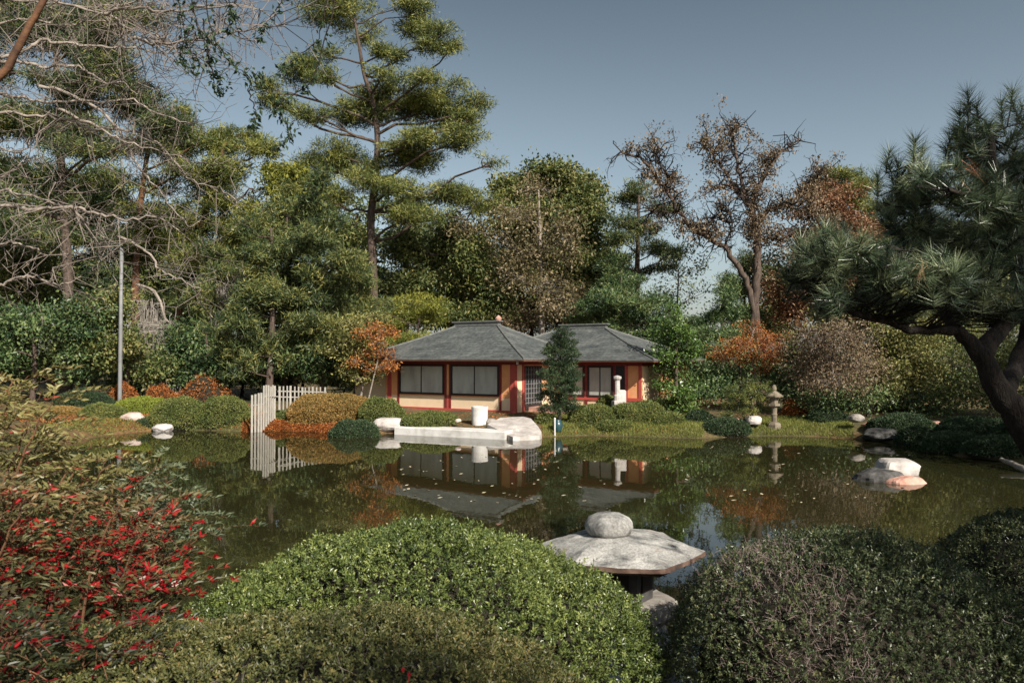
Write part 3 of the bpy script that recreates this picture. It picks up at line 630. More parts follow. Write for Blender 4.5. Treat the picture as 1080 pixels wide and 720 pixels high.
# --- bare twisted tree with brown clumps
def twisted():
    d = 44; base = P(800, 405, d); base[2] = float(gh(base[:1], base[1:2])[0])
    root = thing('bare_tree', 'twisted nearly bare tree with brown leaf tufts right of the tea house', 'tree', base)
    wood = MB(); fo = MB(); tw = MB()
    limbs = [([(800, 415), (798, 340), (797, 300), (800, 262), (795, 232), (784, 208), (770, 196), (752, 198)], 9, 3),
             ([(796, 345), (790, 305), (778, 280), (764, 262), (750, 252), (735, 244), (716, 224), (704, 202), (692, 188), (676, 168), (655, 160)], 6, 1.5),
             ([(795, 238), (806, 226), (826, 216), (846, 204), (858, 190), (868, 182)], 4.2, 1.2), ([(792, 222), (800, 198), (812, 178), (824, 160), (842, 148)], 3.6, 1),
             ([(786, 210), (780, 184), (776, 160), (772, 140), (780, 132)], 3.6, 1), ([(735, 244), (752, 232), (762, 222), (770, 226)], 2.6, .8),
             ([(784, 210), (764, 180), (752, 166), (742, 150)], 2.6, .8), ([(826, 216), (846, 222), (866, 232), (885, 246)], 2.6, .8), ([(700, 200), (702, 182), (690, 168), (694, 156)], 2, .6),
             ([(798, 250), (820, 252), (840, 244), (862, 250)], 2.4, .8), ([(716, 224), (700, 226), (684, 222)], 1.8, .5), ([(764, 262), (770, 240), (760, 230)], 2, .6)]
    tips = []
    for pts, ra, rb in limbs:
        dd = rng.uniform(-1.6, 1.6) if pts[0][1] < 330 else 0
        w3 = [P(q[0], q[1], d+dd*i/len(pts)) for i, q in enumerate(pts)]
        pa = smooth_path(w3, len(pts)*4, .05); s = d/F
        tube(wood, pa, np.linspace(ra*s*.58, rb*s*.8, len(pa)), 7, caps=False)
        n0 = len(pa)//3 if pts[0][1] > 300 else 0
        for p in pa[n0:]:
            for _ in range(3): tips.append((p, rng.uniform(.4, 1.3)))
    lv = [(p, l, .045) for p, l in tips]
    for gen in range(3):
        nx = []
        A = np.array([q[0] for q in lv]); Ls = np.array([q[1] for q in lv]); rr = np.array([q[2] for q in lv])
        Dr = unit(rng.normal(size=A.shape)+np.array([0, 0, .3])); B = A+Dr*Ls[:, None]
        md = (A+B)/2+rng.normal(size=A.shape)*.13*Ls[:, None]
        sticks(tw, A, md, rr, rr*.8); sticks(tw, md, B, rr*.8, rr*.5)
        for a, m_, b, l in zip(A, md, B, Ls):
            for q in (m_, b):
                if rng.random() < .75: nx.append((q, l*rng.uniform(.45, .7), .02 if gen == 0 else .013))
        lv = nx
    C = np.array([q[0] for q in lv]); keep = noise(C, .9) > -.05
    keep &= ~((C[:, 2] < P(0, 262, d)[2]) & (rng.random(len(C)) < .6)); C = C[keep]
    C = C[rng.random(len(C)) < .8]
    rep = np.repeat(np.arange(len(C)), 14); N = len(rep)
    cv = np.clip(.4+.25*rng.normal(size=len(C)), 0, 1)
    leaves(fo, C[rep]+rng.normal(size=(N, 3))*.21, rng.normal(size=(N, 3))+np.array([0, 0, -.8]), .2*rng.uniform(.6, 1.2, N), .09, np.clip(cv[rep]+.15*rng.normal(size=N), 0, 1))
    wood.build('trunk', M['bark'], root, smooth=True, off=base); tw.build('twigs', M['bark_dark'], root, off=base); fo.build('crown', M['brown_leaf'], root, off=base)
twisted()
tree('cypress_tree', 'rust brown cypress behind the twisted bare tree', 'tree', tp([(872, 405), (872, 330), (874, 210)], 52), .3, .08,
     px_pads([(872, 205, 26, 12), (858, 220, 26, 14), (890, 222, 28, 14), (875, 240, 36, 16), (850, 262, 26, 20), (842, 300, 26, 26), (880, 275, 36, 24), (900, 250, 24, 18), (835, 325, 24, 20), (870, 320, 40, 24)], 52, 2), 'leaf', M['rust_leaf'], M['bark'], dens=9.6, gap=.22, size=.2, per=32, clump=.36)
tree('pine_tree', 'domed olive pine at the far right behind the rust brown cypress', 'tree', tp([(900, 405), (895, 300), (888, 190)], 60), .32, .1,
     px_pads([(885, 184, 26, 10), (862, 194, 20, 10), (905, 198, 20, 10), (885, 205, 36, 12), (915, 225, 24, 14), (930, 250, 24, 18)], 60, 2), 'needle', M['pine_olive'], M['bark'], dens=9, gap=.1, size=.42, per=40, clump=.4, width=.06, vshift=.12)
# --- glossy column beside the house, maple, cloud pine, conifer in front of the house
tree('glossy_evergreen', 'tall bright green evergreen column hugging the right end of the tea house', 'tree', tp([(714, 438), (713, 400), (714, 340)], 32.5), .1, .04,
     px_pads([(712, 336, 16, 12), (704, 352, 18, 14), (722, 355, 18, 14), (712, 375, 24, 16), (706, 395, 20, 14), (724, 398, 18, 14), (715, 415, 26, 14), (714, 428, 24, 10), (728, 372, 12, 14)], 32.5, .4), 'leaf', M['ivy'], M['bark'], dens=26, gap=.08, size=.13, per=20, clump=.16, width=.6)
tree('maple_tree', 'low orange maple under the twisted bare tree', 'tree', tp([(800, 430), (797, 400), (790, 365)], 33), .09, .03,
     px_pads([(790, 348, 18, 8), (775, 362, 18, 8), (806, 362, 20, 9), (765, 374, 16, 7), (790, 375, 26, 9), (815, 380, 14, 8), (800, 390, 14, 6)], 33, .9), 'leaf', M['orange_leaf'], M['bark_pale'], dens=24, gap=.25, size=.1, per=26, clump=.17)
tree('maple_tree', 'thin orange maple against the left end of the tea house', 'tree', tp([(386, 436), (390, 415), (402, 365)], 33.5), .05, .02,
     px_pads([(404, 346, 14, 8), (412, 352, 8, 6), (398, 360, 10, 6), (410, 372, 12, 6), (402, 382, 16, 7), (392, 372, 12, 7), (412, 386, 9, 5), (388, 352, 14, 8), (380, 364, 14, 8), (394, 392, 14, 6), (376, 380, 12, 7)], 33.5, .6), 'leaf', M['orange_leaf'], M['bark_pale'], dens=29, gap=.25, size=.09, per=22, clump=.14)
tree('green_maple_tree', 'olive leafed small tree touching the left roof corner', 'tree', tp([(378, 434), (382, 410), (388, 360)], 34.5), .07, .03,
     px_pads([(390, 340, 18, 12), (378, 356, 20, 12), (394, 358, 12, 12), (382, 374, 22, 10), (390, 388, 18, 8), (368, 388, 16, 8), (376, 344, 20, 12), (366, 366, 18, 12), (384, 398, 16, 7)], 33.9, .6), 'leaf', M['olive_bush'], M['bark_pale'], dens=21, gap=.2, size=.11, per=26, clump=.18)
tree('dwarf_conifer', 'small dark conifer planted in front of the tea house entrance', 'tree', tp([(590, 447), (590, 420), (592, 352)], 29.2), .08, .02,
     px_pads([(594, 352, 9, 7), (592, 362, 14, 8), (585, 371, 12, 7), (600, 373, 12, 8), (592, 384, 17, 8), (582, 394, 13, 7), (600, 396, 14, 8), (588, 406, 16, 7), (600, 412, 12, 6), (578, 416, 12, 6), (594, 422, 16, 6), (586, 430, 16, 5), (604, 430, 10, 5)], 29.2, .3), 'needle', M['mound_dark'], M['bark_dark'], dens=70, gap=.04, size=.12, per=44, clump=.12, width=.026, sink=.2)
tree('cloud_pine', 'little green pine with layered pads on the right bank', 'tree', tp([(794, 445), (792, 425), (790, 400)], 28.6), .07, .03,
     px_pads([(792, 406, 17, 7), (780, 413, 15, 6), (803, 414, 13, 6), (776, 424, 17, 6), (798, 425, 18, 7), (786, 434, 22, 6), (770, 435, 10, 5)], 28.6, .5), 'needle', M['pine_olive'], M['bark_dark'], dens=30, gap=.1, size=.15, per=40, clump=.13, width=.022, sink=.2)
# --- understory at the left
for (d, pads, lab, mat) in ((35, [(30, 330, 45, 30), (70, 350, 40, 28), (20, 375, 45, 30), (80, 385, 35, 20), (-30, 350, 40, 40)], 'dense green understory tree at the far left edge', 'evergreen'),
                            (36.5, [(110, 335, 34, 24), (140, 350, 26, 24), (105, 370, 40, 24), (140, 385, 34, 18), (165, 395, 20, 14)], 'olive leaved understory tree around the pale pole', 'oak'),
                            (38, [(205, 350, 28, 20), (195, 375, 30, 18), (225, 378, 26, 18), (245, 390, 24, 14), (210, 395, 34, 12)], 'dark blue green evergreen bush under the grey moss', 'evergreen'),
                            (38, [(300, 372, 30, 16), (320, 385, 26, 14), (265, 385, 22, 14), (355, 385, 22, 14)], 'dark evergreen thicket behind the lattice fence', 'evergreen')):
    cx = np.mean([q[0] for q in pads])
    tree('understory_tree', lab, 'tree', tp([(cx, 420), (cx+3, 380), (cx, 345)], d), .14, .05, px_pads(pads, d, 1.2), 'leaf', M[mat], M['bark'], dens=13, gap=.08, size=.16, per=36, clump=.3, group='understory trees on the left bank')
# --- right bank thickets
for (d, pads, lab, mat, bk, tw, gap, sz, dn) in (
        (30, [(860, 360, 30, 20), (890, 352, 30, 20), (880, 378, 40, 20), (905, 385, 24, 20), (850, 390, 24, 16), (880, 402, 36, 14)], 'pale leafless shrub with a haze of tan twigs on the right bank', 'brown_leaf', 'bark_pale', 1., .45, .09, 9),
        (32, [(945, 365, 26, 22), (965, 385, 26, 24), (935, 395, 24, 22), (985, 370, 26, 24), (955, 345, 30, 16), (960, 412, 36, 14)], 'yellowish green willow like shrub behind the leaning pine', 'olive_bush', 'bark_pale', .8, .2, .12, 9),
        (29, [(1005, 385, 26, 24), (1030, 360, 26, 26), (1055, 390, 30, 26), (1090, 370, 36, 34), (1015, 415, 36, 16), (1065, 420, 34, 16)], 'grey green thicket seen under the limb of the leaning pine', 'oak', 'bark_pale', .9, .3, .1, 8),
        (36, [(925, 320, 40, 24), (965, 312, 40, 22), (1000, 330, 40, 26), (890, 330, 30, 20), (1040, 310, 40, 30)], 'sunlit olive tree behind the needles of the leaning pine', 'olive_bush', 'bark', .6, .2, .15, 8),
        (33, [(740, 395, 20, 16), (765, 400, 22, 14), (748, 412, 26, 12), (830, 410, 20, 12), (815, 400, 16, 12)], 'dark leafy bush behind the little layered pine', 'evergreen', 'bark_dark', .6, .15, .12, 10),
        (30.5, [(850, 418, 26, 12), (885, 424, 28, 11), (915, 415, 22, 13), (940, 425, 26, 12), (985, 428, 26, 11)], 'low shaded undergrowth along the right bank', 'evergreen', 'bark_dark', .6, .2, .1, 11)):
    cx = np.mean([q[0] for q in pads])
    tree('bank_shrub', lab, 'shrub', tp([(cx, 440), (cx+3, 415), (cx, 385)], d), .09, .03, px_pads(pads, d, 1.2), 'leaf', M[mat], M[bk], dens=dn*1.7, gap=gap*.6, size=sz*1.25, per=34, clump=.3, twig=tw, group='thickets on the right bank')

# --- far trees, copies of three kinds
def local_tree(name, label, kind, mat, h, group, group_bark='bark'):
    pads = []
    for k in range(11):
        f = rng.uniform(.35, 1); r = h*.24*(1.15-f*.7)
        a = rng.uniform(0, 6.28); q = r*.8*rng.random()**.5
        pads.append((math.cos(a)*q, math.sin(a)*q, h*f, r*.8, r*.8, h*.09))
    return tree(name, label, 'tree', [(0, 0, 0), (.1, .1, h*.5), (0, 0, h*.95)], .03*h*.6, .06, pads, 'needle' if kind == 'n' else 'leaf', mat, M[group_bark], dens=6.5, gap=.18,
                size=.45 if kind == 'n' else .26, per=34, clump=.5, width=.07 if kind == 'n' else None, snap=False, group=group)
FG = 'far trees at the back of the garden'
kinds = [local_tree('far_pine_tree', 'far pine in the back row seen between nearer trunks', 'n', M['pine_dark'], 12, FG),
         local_tree('far_oak_tree', 'far olive oak in the back row seen between nearer crowns', 'l', M['oak'], 10, FG),
         local_tree('far_brown_tree', 'far tan leaved tree in the back row of the garden', 'l', M['brown_leaf'], 9, FG)]
first = [True]*3
spots = [(-90, 54, 0, 1.5), (-30, 62, 1, 1.5), (30, 56, 1, 1.4), (95, 60, 0, 1.4), (160, 64, 1, 1.4), (205, 56, 0, 1.05), (262, 62, 1, 1.3), (330, 60, 0, 1.35), (375, 66, 1, 1.5), (430, 62, 0, 1.35), (480, 68, 1, 1.4), (525, 60, 2, 1.2),
         (640, 66, 1, 1.2), (700, 62, 0, .45), (738, 68, 1, .5), (785, 60, 0, .8), (822, 64, 1, 1.1), (905, 68, 1, 1.2), (950, 58, 2, 1.2), (1000, 62, 0, 1.2), (1060, 54, 1, 1.3), (1130, 60, 0, 1.5), (1200, 52, 1, 1.4),
         (20, 46, 1, .95), (560, 64, 0, 1.1), (610, 60, 1, .9), (-140, 48, 1, 1.4), (985, 46, 1, 1.0), (1100, 42, 1, 1.2)]
for px, d, k, s in spots:
    x = PX(px, d); z = float(gh(np.array([x]), np.array([d]))[0])
    if first[k]: o = kinds[k]; o.location = (x, d, z); o.scale = (s, s, s); first[k] = False
    else: copy_tree(kinds[k], (x, d, z), rng.uniform(0, 6.28), (s*rng.uniform(.9, 1.1), s*rng.uniform(.9, 1.1), s*rng.uniform(.92, 1.08)))


# --- trees outside the frame: unseen, added with crowns shaped to shade the near and right banks
def off_tree(label, x, y, h, pads, mat, fol, r0=.2, **kw):
    z = float(gh(np.array([x]), np.array([y]))[0])
    tree('shade_tree', label, 'tree', [(x, y, z), (x+.1, y, z+h*.5), (x, y+.1, z+h)], r0, .05, pads, fol, mat, M['bark_dark'], group='trees beside and behind the viewer', **kw)
off_tree('small leafy evergreen beside the viewer on the right', 4.5, 2.0, 2.9, [(3.95, 2.16, 3.75, .85, .85, .75), (4.4, 2.45, 3.6, .9, .9, .9), (5.0, 2.8, 3.6, 1.0, 1.0, 1.0), (4.3, 1.9, 2.9, .8, .8, .6), (5.5, 2.2, 3.0, .9, .9, .9)], M['evergreen'], 'leaf', .09, dens=20, gap=.22, size=.09, per=28, clump=.16)
off_tree('tall dark pine beyond the right edge shading the leaning pine', 9.2, .8, 9.0, [(8.9, .9, 8.6, 1.7, 1.7, 1.3), (7.9, .4, 7.4, 1.4, 1.4, 1.0), (8.2, .55, 8.1, 1.5, 1.5, 1.1), (7.4, .2, 6.4, 1.2, 1.2, .9), (9.9, 1.4, 7.6, 1.7, 1.7, 1.2), (9.2, .6, 10.2, 1.4, 1.4, 1.0), (8.3, 1.2, 9.6, 1.1, 1.1, .8), (10.6, .2, 9.2, 1.4, 1.4, 1.0)], M['pine_dark'], 'needle', .2, dens=12, gap=.34, size=.2, per=46, clump=.28, width=.02)
off_tree('leafy tree standing behind the viewer', 4.4, -3.6, 5.2, [(4.1, -3.3, 6.3, 1.3, 1.3, .8), (3.0, -2.7, 6.2, 1.1, 1.1, .6), (5.4, -3.9, 6.2, 1.3, 1.3, .9)], M['oak'], 'leaf', .16, dens=9, gap=.35, size=.1, per=26, clump=.2)
off_tree('broad evergreen on the bank beyond the right edge of the pond', 18.5, 15.4, 7.5, [(18.3, 15.6, 6.5, 3, 3, 2), (17.6, 16.6, 4.6, 2.2, 2.2, 1.6), (20, 14.6, 5.5, 2.6, 2.6, 2), (18.8, 15.2, 8.2, 2.2, 2.2, 1.2)], M['evergreen'], 'leaf', .25, dens=7, gap=.18, size=.16, per=30, clump=.32)
off_tree('second evergreen on the bank beyond the right edge of the pond', 23.5, 20.5, 8.5, [(23, 20.6, 7, 3.2, 3.2, 2.2), (22, 21.6, 5, 2.4, 2.4, 1.6), (25, 20, 6, 2.8, 2.8, 2), (23.4, 20.4, 9, 2.3, 2.3, 1.2)], M['evergreen'], 'leaf', .25, dens=7, gap=.18, size=.16, per=30, clump=.32)

# ------------------------------------------------------------------ leaning pine at the right, near
def near_pine():
    d = 6.6; base = P(1158, 560, d); base[2] = float(gh(base[:1], base[1:2])[0])
    root = thing('leaning_pine', 'near dark pine with long needles leaning in from the right edge', 'tree', base)
    wood = MB(); fo = MB(); dead = MB(); s = d/F
    def limb(pts, ra, rb, n=4, depth=None):
        w3 = []
        for i, q in enumerate(pts): w3.append(P(q[0], q[1], d+(q[2] if len(q) > 2 else 0)))
        pa = smooth_path(w3, len(pts)*n, .006); tube(wood, pa, np.linspace(ra*s*.5, rb*s*.5, len(pa)), 9, caps=False); return pa
    t = limb([(1170, 600), (1120, 510), (1078, 445), (1052, 408), (1034, 374), (1008, 346)], 44, 12, 5)
    t[0, 2] = base[2]-.3
    l1 = limb([(1010, 348), (985, 348, -.1), (958, 347, -.2), (930, 336, -.3), (905, 332, -.4), (880, 318, -.5), (860, 300, -.5)], 11, 4)
    l2 = limb([(1034, 376), (1052, 350, .2), (1070, 335, .3), (1095, 310, .4)], 22, 10)
    l3 = limb([(1058, 415), (1078, 372, .5), (1085, 330, .5), (1080, 280, .4), (1065, 230, .2), (1050, 180, 0), (1045, 140, 0)], 20, 6)
    l4 = limb([(1008, 346), (990, 320, .2), (975, 280, .2), (968, 240, .1), (962, 200, 0), (958, 175, 0)], 12, 4)
    l5 = limb([(1085, 330, .5), (1110, 280, .7), (1125, 220, .8), (1120, 160, .7)], 14, 6)
    l6 = limb([(975, 280, .2), (940, 262, -.2), (905, 262, -.5), (880, 262, -.6)], 7, 3)
    l7 = limb([(1065, 230, .2), (1030, 210, -.3), (1000, 200, -.6)], 7, 3)
    limbs = np.concatenate([l1[6:], l2, l3[5:], l4[3:], l5, l6, l7])
    pads = px_pads([(1020, 150, 18, 34, 0), (1050, 165, 30, 30, .4), (965, 195, 18, 22, 0), (945, 205, 14, 18, .2), (990, 190, 28, 26, -.3), (1030, 205, 36, 30, -.4), (960, 235, 36, 28, .1), (905, 262, 34, 18, -.5), (862, 262, 24, 20, -.6),
                    (1000, 250, 44, 30, .5), (1065, 240, 40, 40, -.3), (870, 290, 34, 18, -.4), (930, 285, 36, 22, -.6), (985, 290, 40, 26, -.7), (1040, 295, 44, 26, -.4), (1085, 180, 30, 40, .6), (845, 285, 18, 14, -.4),
                    (910, 310, 40, 14, -.2), (1020, 320, 40, 16, .5), (1065, 325, 30, 16, .3), (1110, 220, 40, 60, .6), (1120, 300, 40, 40, .4), (1140, 150, 40, 40, .6), (880, 315, 20, 10, -.5), (960, 318, 26, 12, -.3)], d)
    tips = []
    for (x, y, z, a, b, c) in pads[:, :6]:
        n = int(6+70*(a*b*c)**(2/3)*4.2)
        q = rnd(n)*(rng.random((n, 1))**(1/2.2)); p = np.array([x, y, z])+q*np.array([a, max(b, .3), c]); dirs = unit(q*.7+rng.normal(size=(n, 3))*.45+UP*.55)
        tips += list(zip(p, dirs))
    for (px, py, dd) in ((1020, 98, 0), (1068, 96, .3), (1056, 108, .3), (965, 148, 0), (938, 160, .2), (972, 158, .1), (1030, 112, 0), (1078, 112, .4), (948, 172, .1), (1012, 120, .1), (925, 185, .2), (870, 240, -.5), (845, 252, -.5), (890, 240, -.4)):
        p = P(px, py, d+dd); tips.append((p, unit(np.array([rng.normal()*.15, rng.normal()*.15, 1.]))))
        tips.append((p-np.array([0, 0, .13]), unit(np.array([rng.normal()*.15, rng.normal()*.15, 1.]))))
    T = np.array([q[0] for q in tips]); Dn = np.array([q[1] for q in tips]); n = len(T)
    # twigs: join each tip to the closest limb point
    for i in range(0, n):
        j = np.argmin(np.linalg.norm(limbs-T[i], axis=1)+.3*np.abs(limbs[:, 2]-T[i][2]+.15))
        a = limbs[j]; b = T[i]-Dn[i]*.2; L = np.linalg.norm(b-a)
        if L > .05: 
            m1 = a+(b-a)*.5+rng.normal(size=3)*.05*L-UP*.04*L
            sticks(wood, [a, m1, b], [m1, b, T[i]], [.011, .008, .006], [.008, .006, .004])
    K = 115; rep = np.repeat(np.arange(n), K); N = len(rep)
    back = rng.random(N)**1.2*.2
    ang = R(32)+R(34)*(back/.2)+rng.normal(size=N)*.14
    U = unit(np.cross(Dn, np.array([.3, .5, .2]))); W = np.cross(Dn, U); az = rng.uniform(0, 6.28, N)
    Dd = Dn[rep]*np.cos(ang)[:, None]+(U[rep]*np.cos(az)[:, None]+W[rep]*np.sin(az)[:, None])*np.sin(ang)[:, None]
    Dd[:, 2] -= .12
    cv = np.clip(.42+.26*rng.normal(size=n), 0, 1)
    needles(fo, T[rep]-Dn[rep]*back[:, None], Dd, .16*rng.uniform(.7, 1.2, N), .0056, np.clip(cv[rep]+.16*rng.normal(size=N), 0, 1))
    # a hanging fan of dead orange needles, and a tan one lower down
    for (px, py, dd, dx, c0, n_) in ((1020, 174, -.9, .85, .25, 18), (972, 282, -1.0, -.3, 1., 12)):
        c = P(px, py, d+dd); v = unit(np.array([dx, -.2, -.75])+rng.normal(size=(n_, 3))*.34)
        needles(dead, c+rng.normal(size=(n_, 3))*.03, v, .2*rng.uniform(.6, 1.1, n_), .0035, np.clip(c0+.2*rng.normal(size=n_), 0, 1))
    wood.build('trunk', M['bark_dark'], root, smooth=True, off=base); fo.build('crown', M['pine_blue'], root, off=base)
    dead.build('dead_needles', M['dead_needle'], root, off=base)
near_pine()

# ------------------------------------------------------------------ bare branches and leafy twigs at the upper left, near
def bare_left():
    d = 9.0; base = np.array([PX(-260, d), d, 0]); base[2] = float(gh(base[:1], base[1:2])[0])
    root = thing('bare_branch_tree', 'bare tree whose pale twisting branches sweep in from the upper left edge', 'tree', base)
    wood = MB(); tw = MB(); s = d/F
    tr = smooth_path([base-UP*.4, P(-230, 380, d), P(-200, 220, d), P(-150, 100, d), P(-110, -40, d)], 18); tube(wood, tr, np.linspace(.22, .09, 18), 9)
    limbs = [[(-40, 60), (0, 66), (25, 65), (45, 72), (75, 69), (92, 75), (115, 90), (130, 87), (145, 100)], [(-40, 95), (12, 101), (50, 107), (100, 107), (140, 106), (165, 118), (200, 130)],
             [(-30, 70), (20, 55), (42, 44), (80, 47), (120, 50), (150, 52), (180, 60)], [(-40, -5), (40, 2), (90, 7), (150, 3), (220, 8), (310, -2)],
             [(30, -10), (60, 2), (110, 15), (135, 28), (165, 38), (180, 50), (215, 70)], [(40, 90), (75, 100), (110, 120), (130, 145), (150, 180), (175, 210), (200, 240)],
             [(60, 115), (110, 135), (150, 140), (180, 165), (200, 190), (235, 200), (250, 215)], [(-30, 215), (0, 217), (40, 220), (75, 218), (100, 225), (130, 232), (160, 228), (190, 245)],
             [(-20, 203), (20, 205), (50, 212), (70, 222), (100, 245), (130, 258)], [(75, 218), (90, 235), (100, 255), (112, 280)], [(125, 250), (155, 265), (170, 285), (195, 298), (212, 305)],
             [(140, 40), (165, 46), (200, 42), (250, 33), (300, 28)], [(-30, 150), (20, 160), (40, 140), (60, 132)], [(0, 190), (20, 175), (45, 165)], [(-30, 130), (30, 122), (70, 128), (110, 140), (135, 150), (170, 160), (205, 172)],
             [(-20, 30), (30, 20), (70, 28), (100, 22), (140, 30), (170, 20)], [(110, 15), (140, 8), (190, 12), (240, 5), (290, 15)], [(0, 300), (30, 290), (60, 300), (85, 292)], [(-30, 262), (20, 258), (50, 268), (90, 270)]]
    for li, pts in enumerate(limbs):
        d0 = d+rng.uniform(-1.6, 1.2); dd = rng.uniform(-.8, .8)
        w3 = [P(q[0], q[1], d0+dd*i/len(pts)) for i, q in enumerate(pts)]
        if pts[0][0] < 0:                                          # join it to the trunk outside the frame
            j = np.argmin(np.abs(tr[:, 2]-(w3[0][2]-.25))); w3 = [tr[j]]+w3
        pa = smooth_path(w3, len(w3)*5, .012)
        r_ = (3.7 if li in (1, 5, 7, 2, 0) else 2.5)*s*.5
        tube(wood, pa, np.linspace(r_*1.25, r_*.3, len(pa)), 6, caps=False)
        cur = []
        on = [p for p in pa if PXinv(p)[0] > -30]
        for p in on:
            for _ in range(2 if li in (3, 4, 15, 16, 11) else 1): cur.append((p, rng.uniform(.2, .65), .005))
        for gen in range(3):
            if not cur: break
            A = np.array([q[0] for q in cur]); Ls = np.array([q[1] for q in cur]); rr = np.array([q[2] for q in cur])
            Dr = unit(rng.normal(size=A.shape)*np.array([1, .8, .9])+np.array([.45, 0, -.12])); B = A+Dr*Ls[:, None]; md = (A+B)/2+rng.normal(size=A.shape)*.2*Ls[:, None]
            sticks(tw, A, md, rr, rr*.85); sticks(tw, md, B, rr*.85, rr*.6)
            cur = [(q, l*rng.uniform(.45, .7), r2*.72) for m_, b, l, r2 in zip(md, B, Ls, rr) for q in (m_, b) if rng.random() < (.7 if gen == 0 else .55)]
    wood.build('trunk', M['bark_pale'], root, smooth=True, off=base); tw.build('twigs', M['twig_pale'], root, off=base)
def PXinv(p):
    v = p-np.array([0, 0, CAMZ]); f = v[1]*cp+v[2]*sp; u = -v[1]*sp+v[2]*cp
    return 540+F*v[0]/f, 360-F*u/f
bare_left()
def leafy_left():
    d = 5.6; base = np.array([PX(-420, d), d-1.0, 0]); base[2] = float(gh(base[:1], base[1:2])[0])
    root = thing('leafy_branch_tree', 'tree reaching in at the top left with dark leafy hanging twigs and rusty bough', 'tree', base)
    wood = MB(); tw = MB(); fo = MB(); s = d/F
    tr = smooth_path([base-UP*.4, P(-380, 300, d), P(-330, 0, d), P(-200, -180, d), P(0, -220, d), P(200, -170, d)], 26); tube(wood, tr, np.linspace(.17, .03, 26), 8)
    tube(wood, smooth_path([P(-90, 260, d+.8), P(-40, 150, d+.8), P(-5, 85, d+.8), (P(15, 58, d+.8)), P(30, 28, d+.8), P(42, 8, d+.8), P(70, -60, d+.8), P(60, -200, d+.3)], 24, .008), np.linspace(11*s*.5, 6*s*.5, 24), 8)
    lines = [[(150, -170), (190, -60), (205, 15), (218, 50), (232, 80)], [(190, -150), (215, -50), (222, 30), (238, 60), (262, 82), (274, 76)], [(200, -170), (250, -80), (300, -12), (285, 18), (272, 40)],
             [(180, -170), (180, -60), (192, 20), (198, 50), (215, 72)], [(214, 20), (222, 66), (228, 92), (240, 96)], [(160, -170), (200, -100), (240, 0), (246, 20), (238, 32)], [(200, -170), (330, -60), (340, 30), (312, 62), (288, 80), (264, 94)],
             [(200, -170), (345, -60), (335, 70), (305, 102), (290, 112), (298, 126)], [(262, 94), (270, 122), (262, 136)], [(298, 126), (306, 142), (292, 152)], [(200, 30), (190, 60), (202, 74)]]
    for pts in lines:
        d0 = d+rng.uniform(-.5, .5); w3 = [P(q[0], q[1], d0) for q in pts]; pa = smooth_path(w3, len(pts)*7, .006)
        tube(tw, pa, np.linspace(.006, .002, len(pa)), 4, caps=False)
        vis = np.array([p for p in pa[len(pa)//3:] if PXinv(p)[1] > -20])
        if len(vis) < 2: continue
        idx = rng.integers(0, len(vis), int(len(vis)*3.2)); q = vis[idx]+rng.normal(size=(len(idx), 3))*.02
        leaves(fo, q, unit(rng.normal(size=q.shape)*.7+np.array([.25, 0, -.7])), .054*rng.uniform(.7, 1.2, len(q)), .024, np.clip(.3+.25*rng.normal(size=len(q)), 0, 1))
    wood.build('trunk', M['bark_rust'], root, smooth=True, off=base); tw.build('twigs', M['bark_dark'], root, off=base); fo.build('foliage', M['mound_dark'], root, off=base)
leafy_left()

# ------------------------------------------------------------------ hanging grey moss
def moss(px, py, w_, h_, d, lab, n=260):
    top = P(px, py, d); root = None; mb = MB(); s = d/F
    for _ in range(n):
        x = rng.normal()*w_*.45*s; t0 = top+np.array([x, rng.normal()*.4, rng.uniform(-.35, .1)*h_*s]); L = h_*s*rng.uniform(.15, .8)*(1-.5*min(1, abs(x)/(w_*s)))
        k = 5; pts = t0+np.cumsum(np.concatenate([[[0, 0, 0]], rng.normal(size=(k-1, 3))*.07*np.array([1, 1, 0])+np.array([0, 0, -L/(k-1)])]), 0)
        sticks(mb, np.concatenate([[top], pts[:-1]]), pts, .022, .016, rng.random())
    tag(mb.build('hanging_moss', M['moss']), lab, 'moss', 'grey moss hanging in the trees')
moss(232, 296, 26, 70, 40, 'thick grey moss tuft at the end of the long pale branch', 620)
moss(185, 345, 44, 80, 40, 'wide veil of grey moss hanging above the orange bushes', 900)
moss(158, 322, 16, 70, 40.5, 'narrow brownish moss strip beside the pale pole', 160)
# a bough the moss hangs from
bo = MB(); tube(bo, smooth_path([P(145, 300, 41), P(165, 310, 40), P(178, 342, 40), P(200, 345, 40), P(225, 300, 40), P(250, 290, 40.5)], 24, .03), np.linspace(.09, .04, 24), 6)
tag(bo.build('hanging_bough', M['bark_pale']), 'pale drooping bough carrying the grey moss', 'branch')

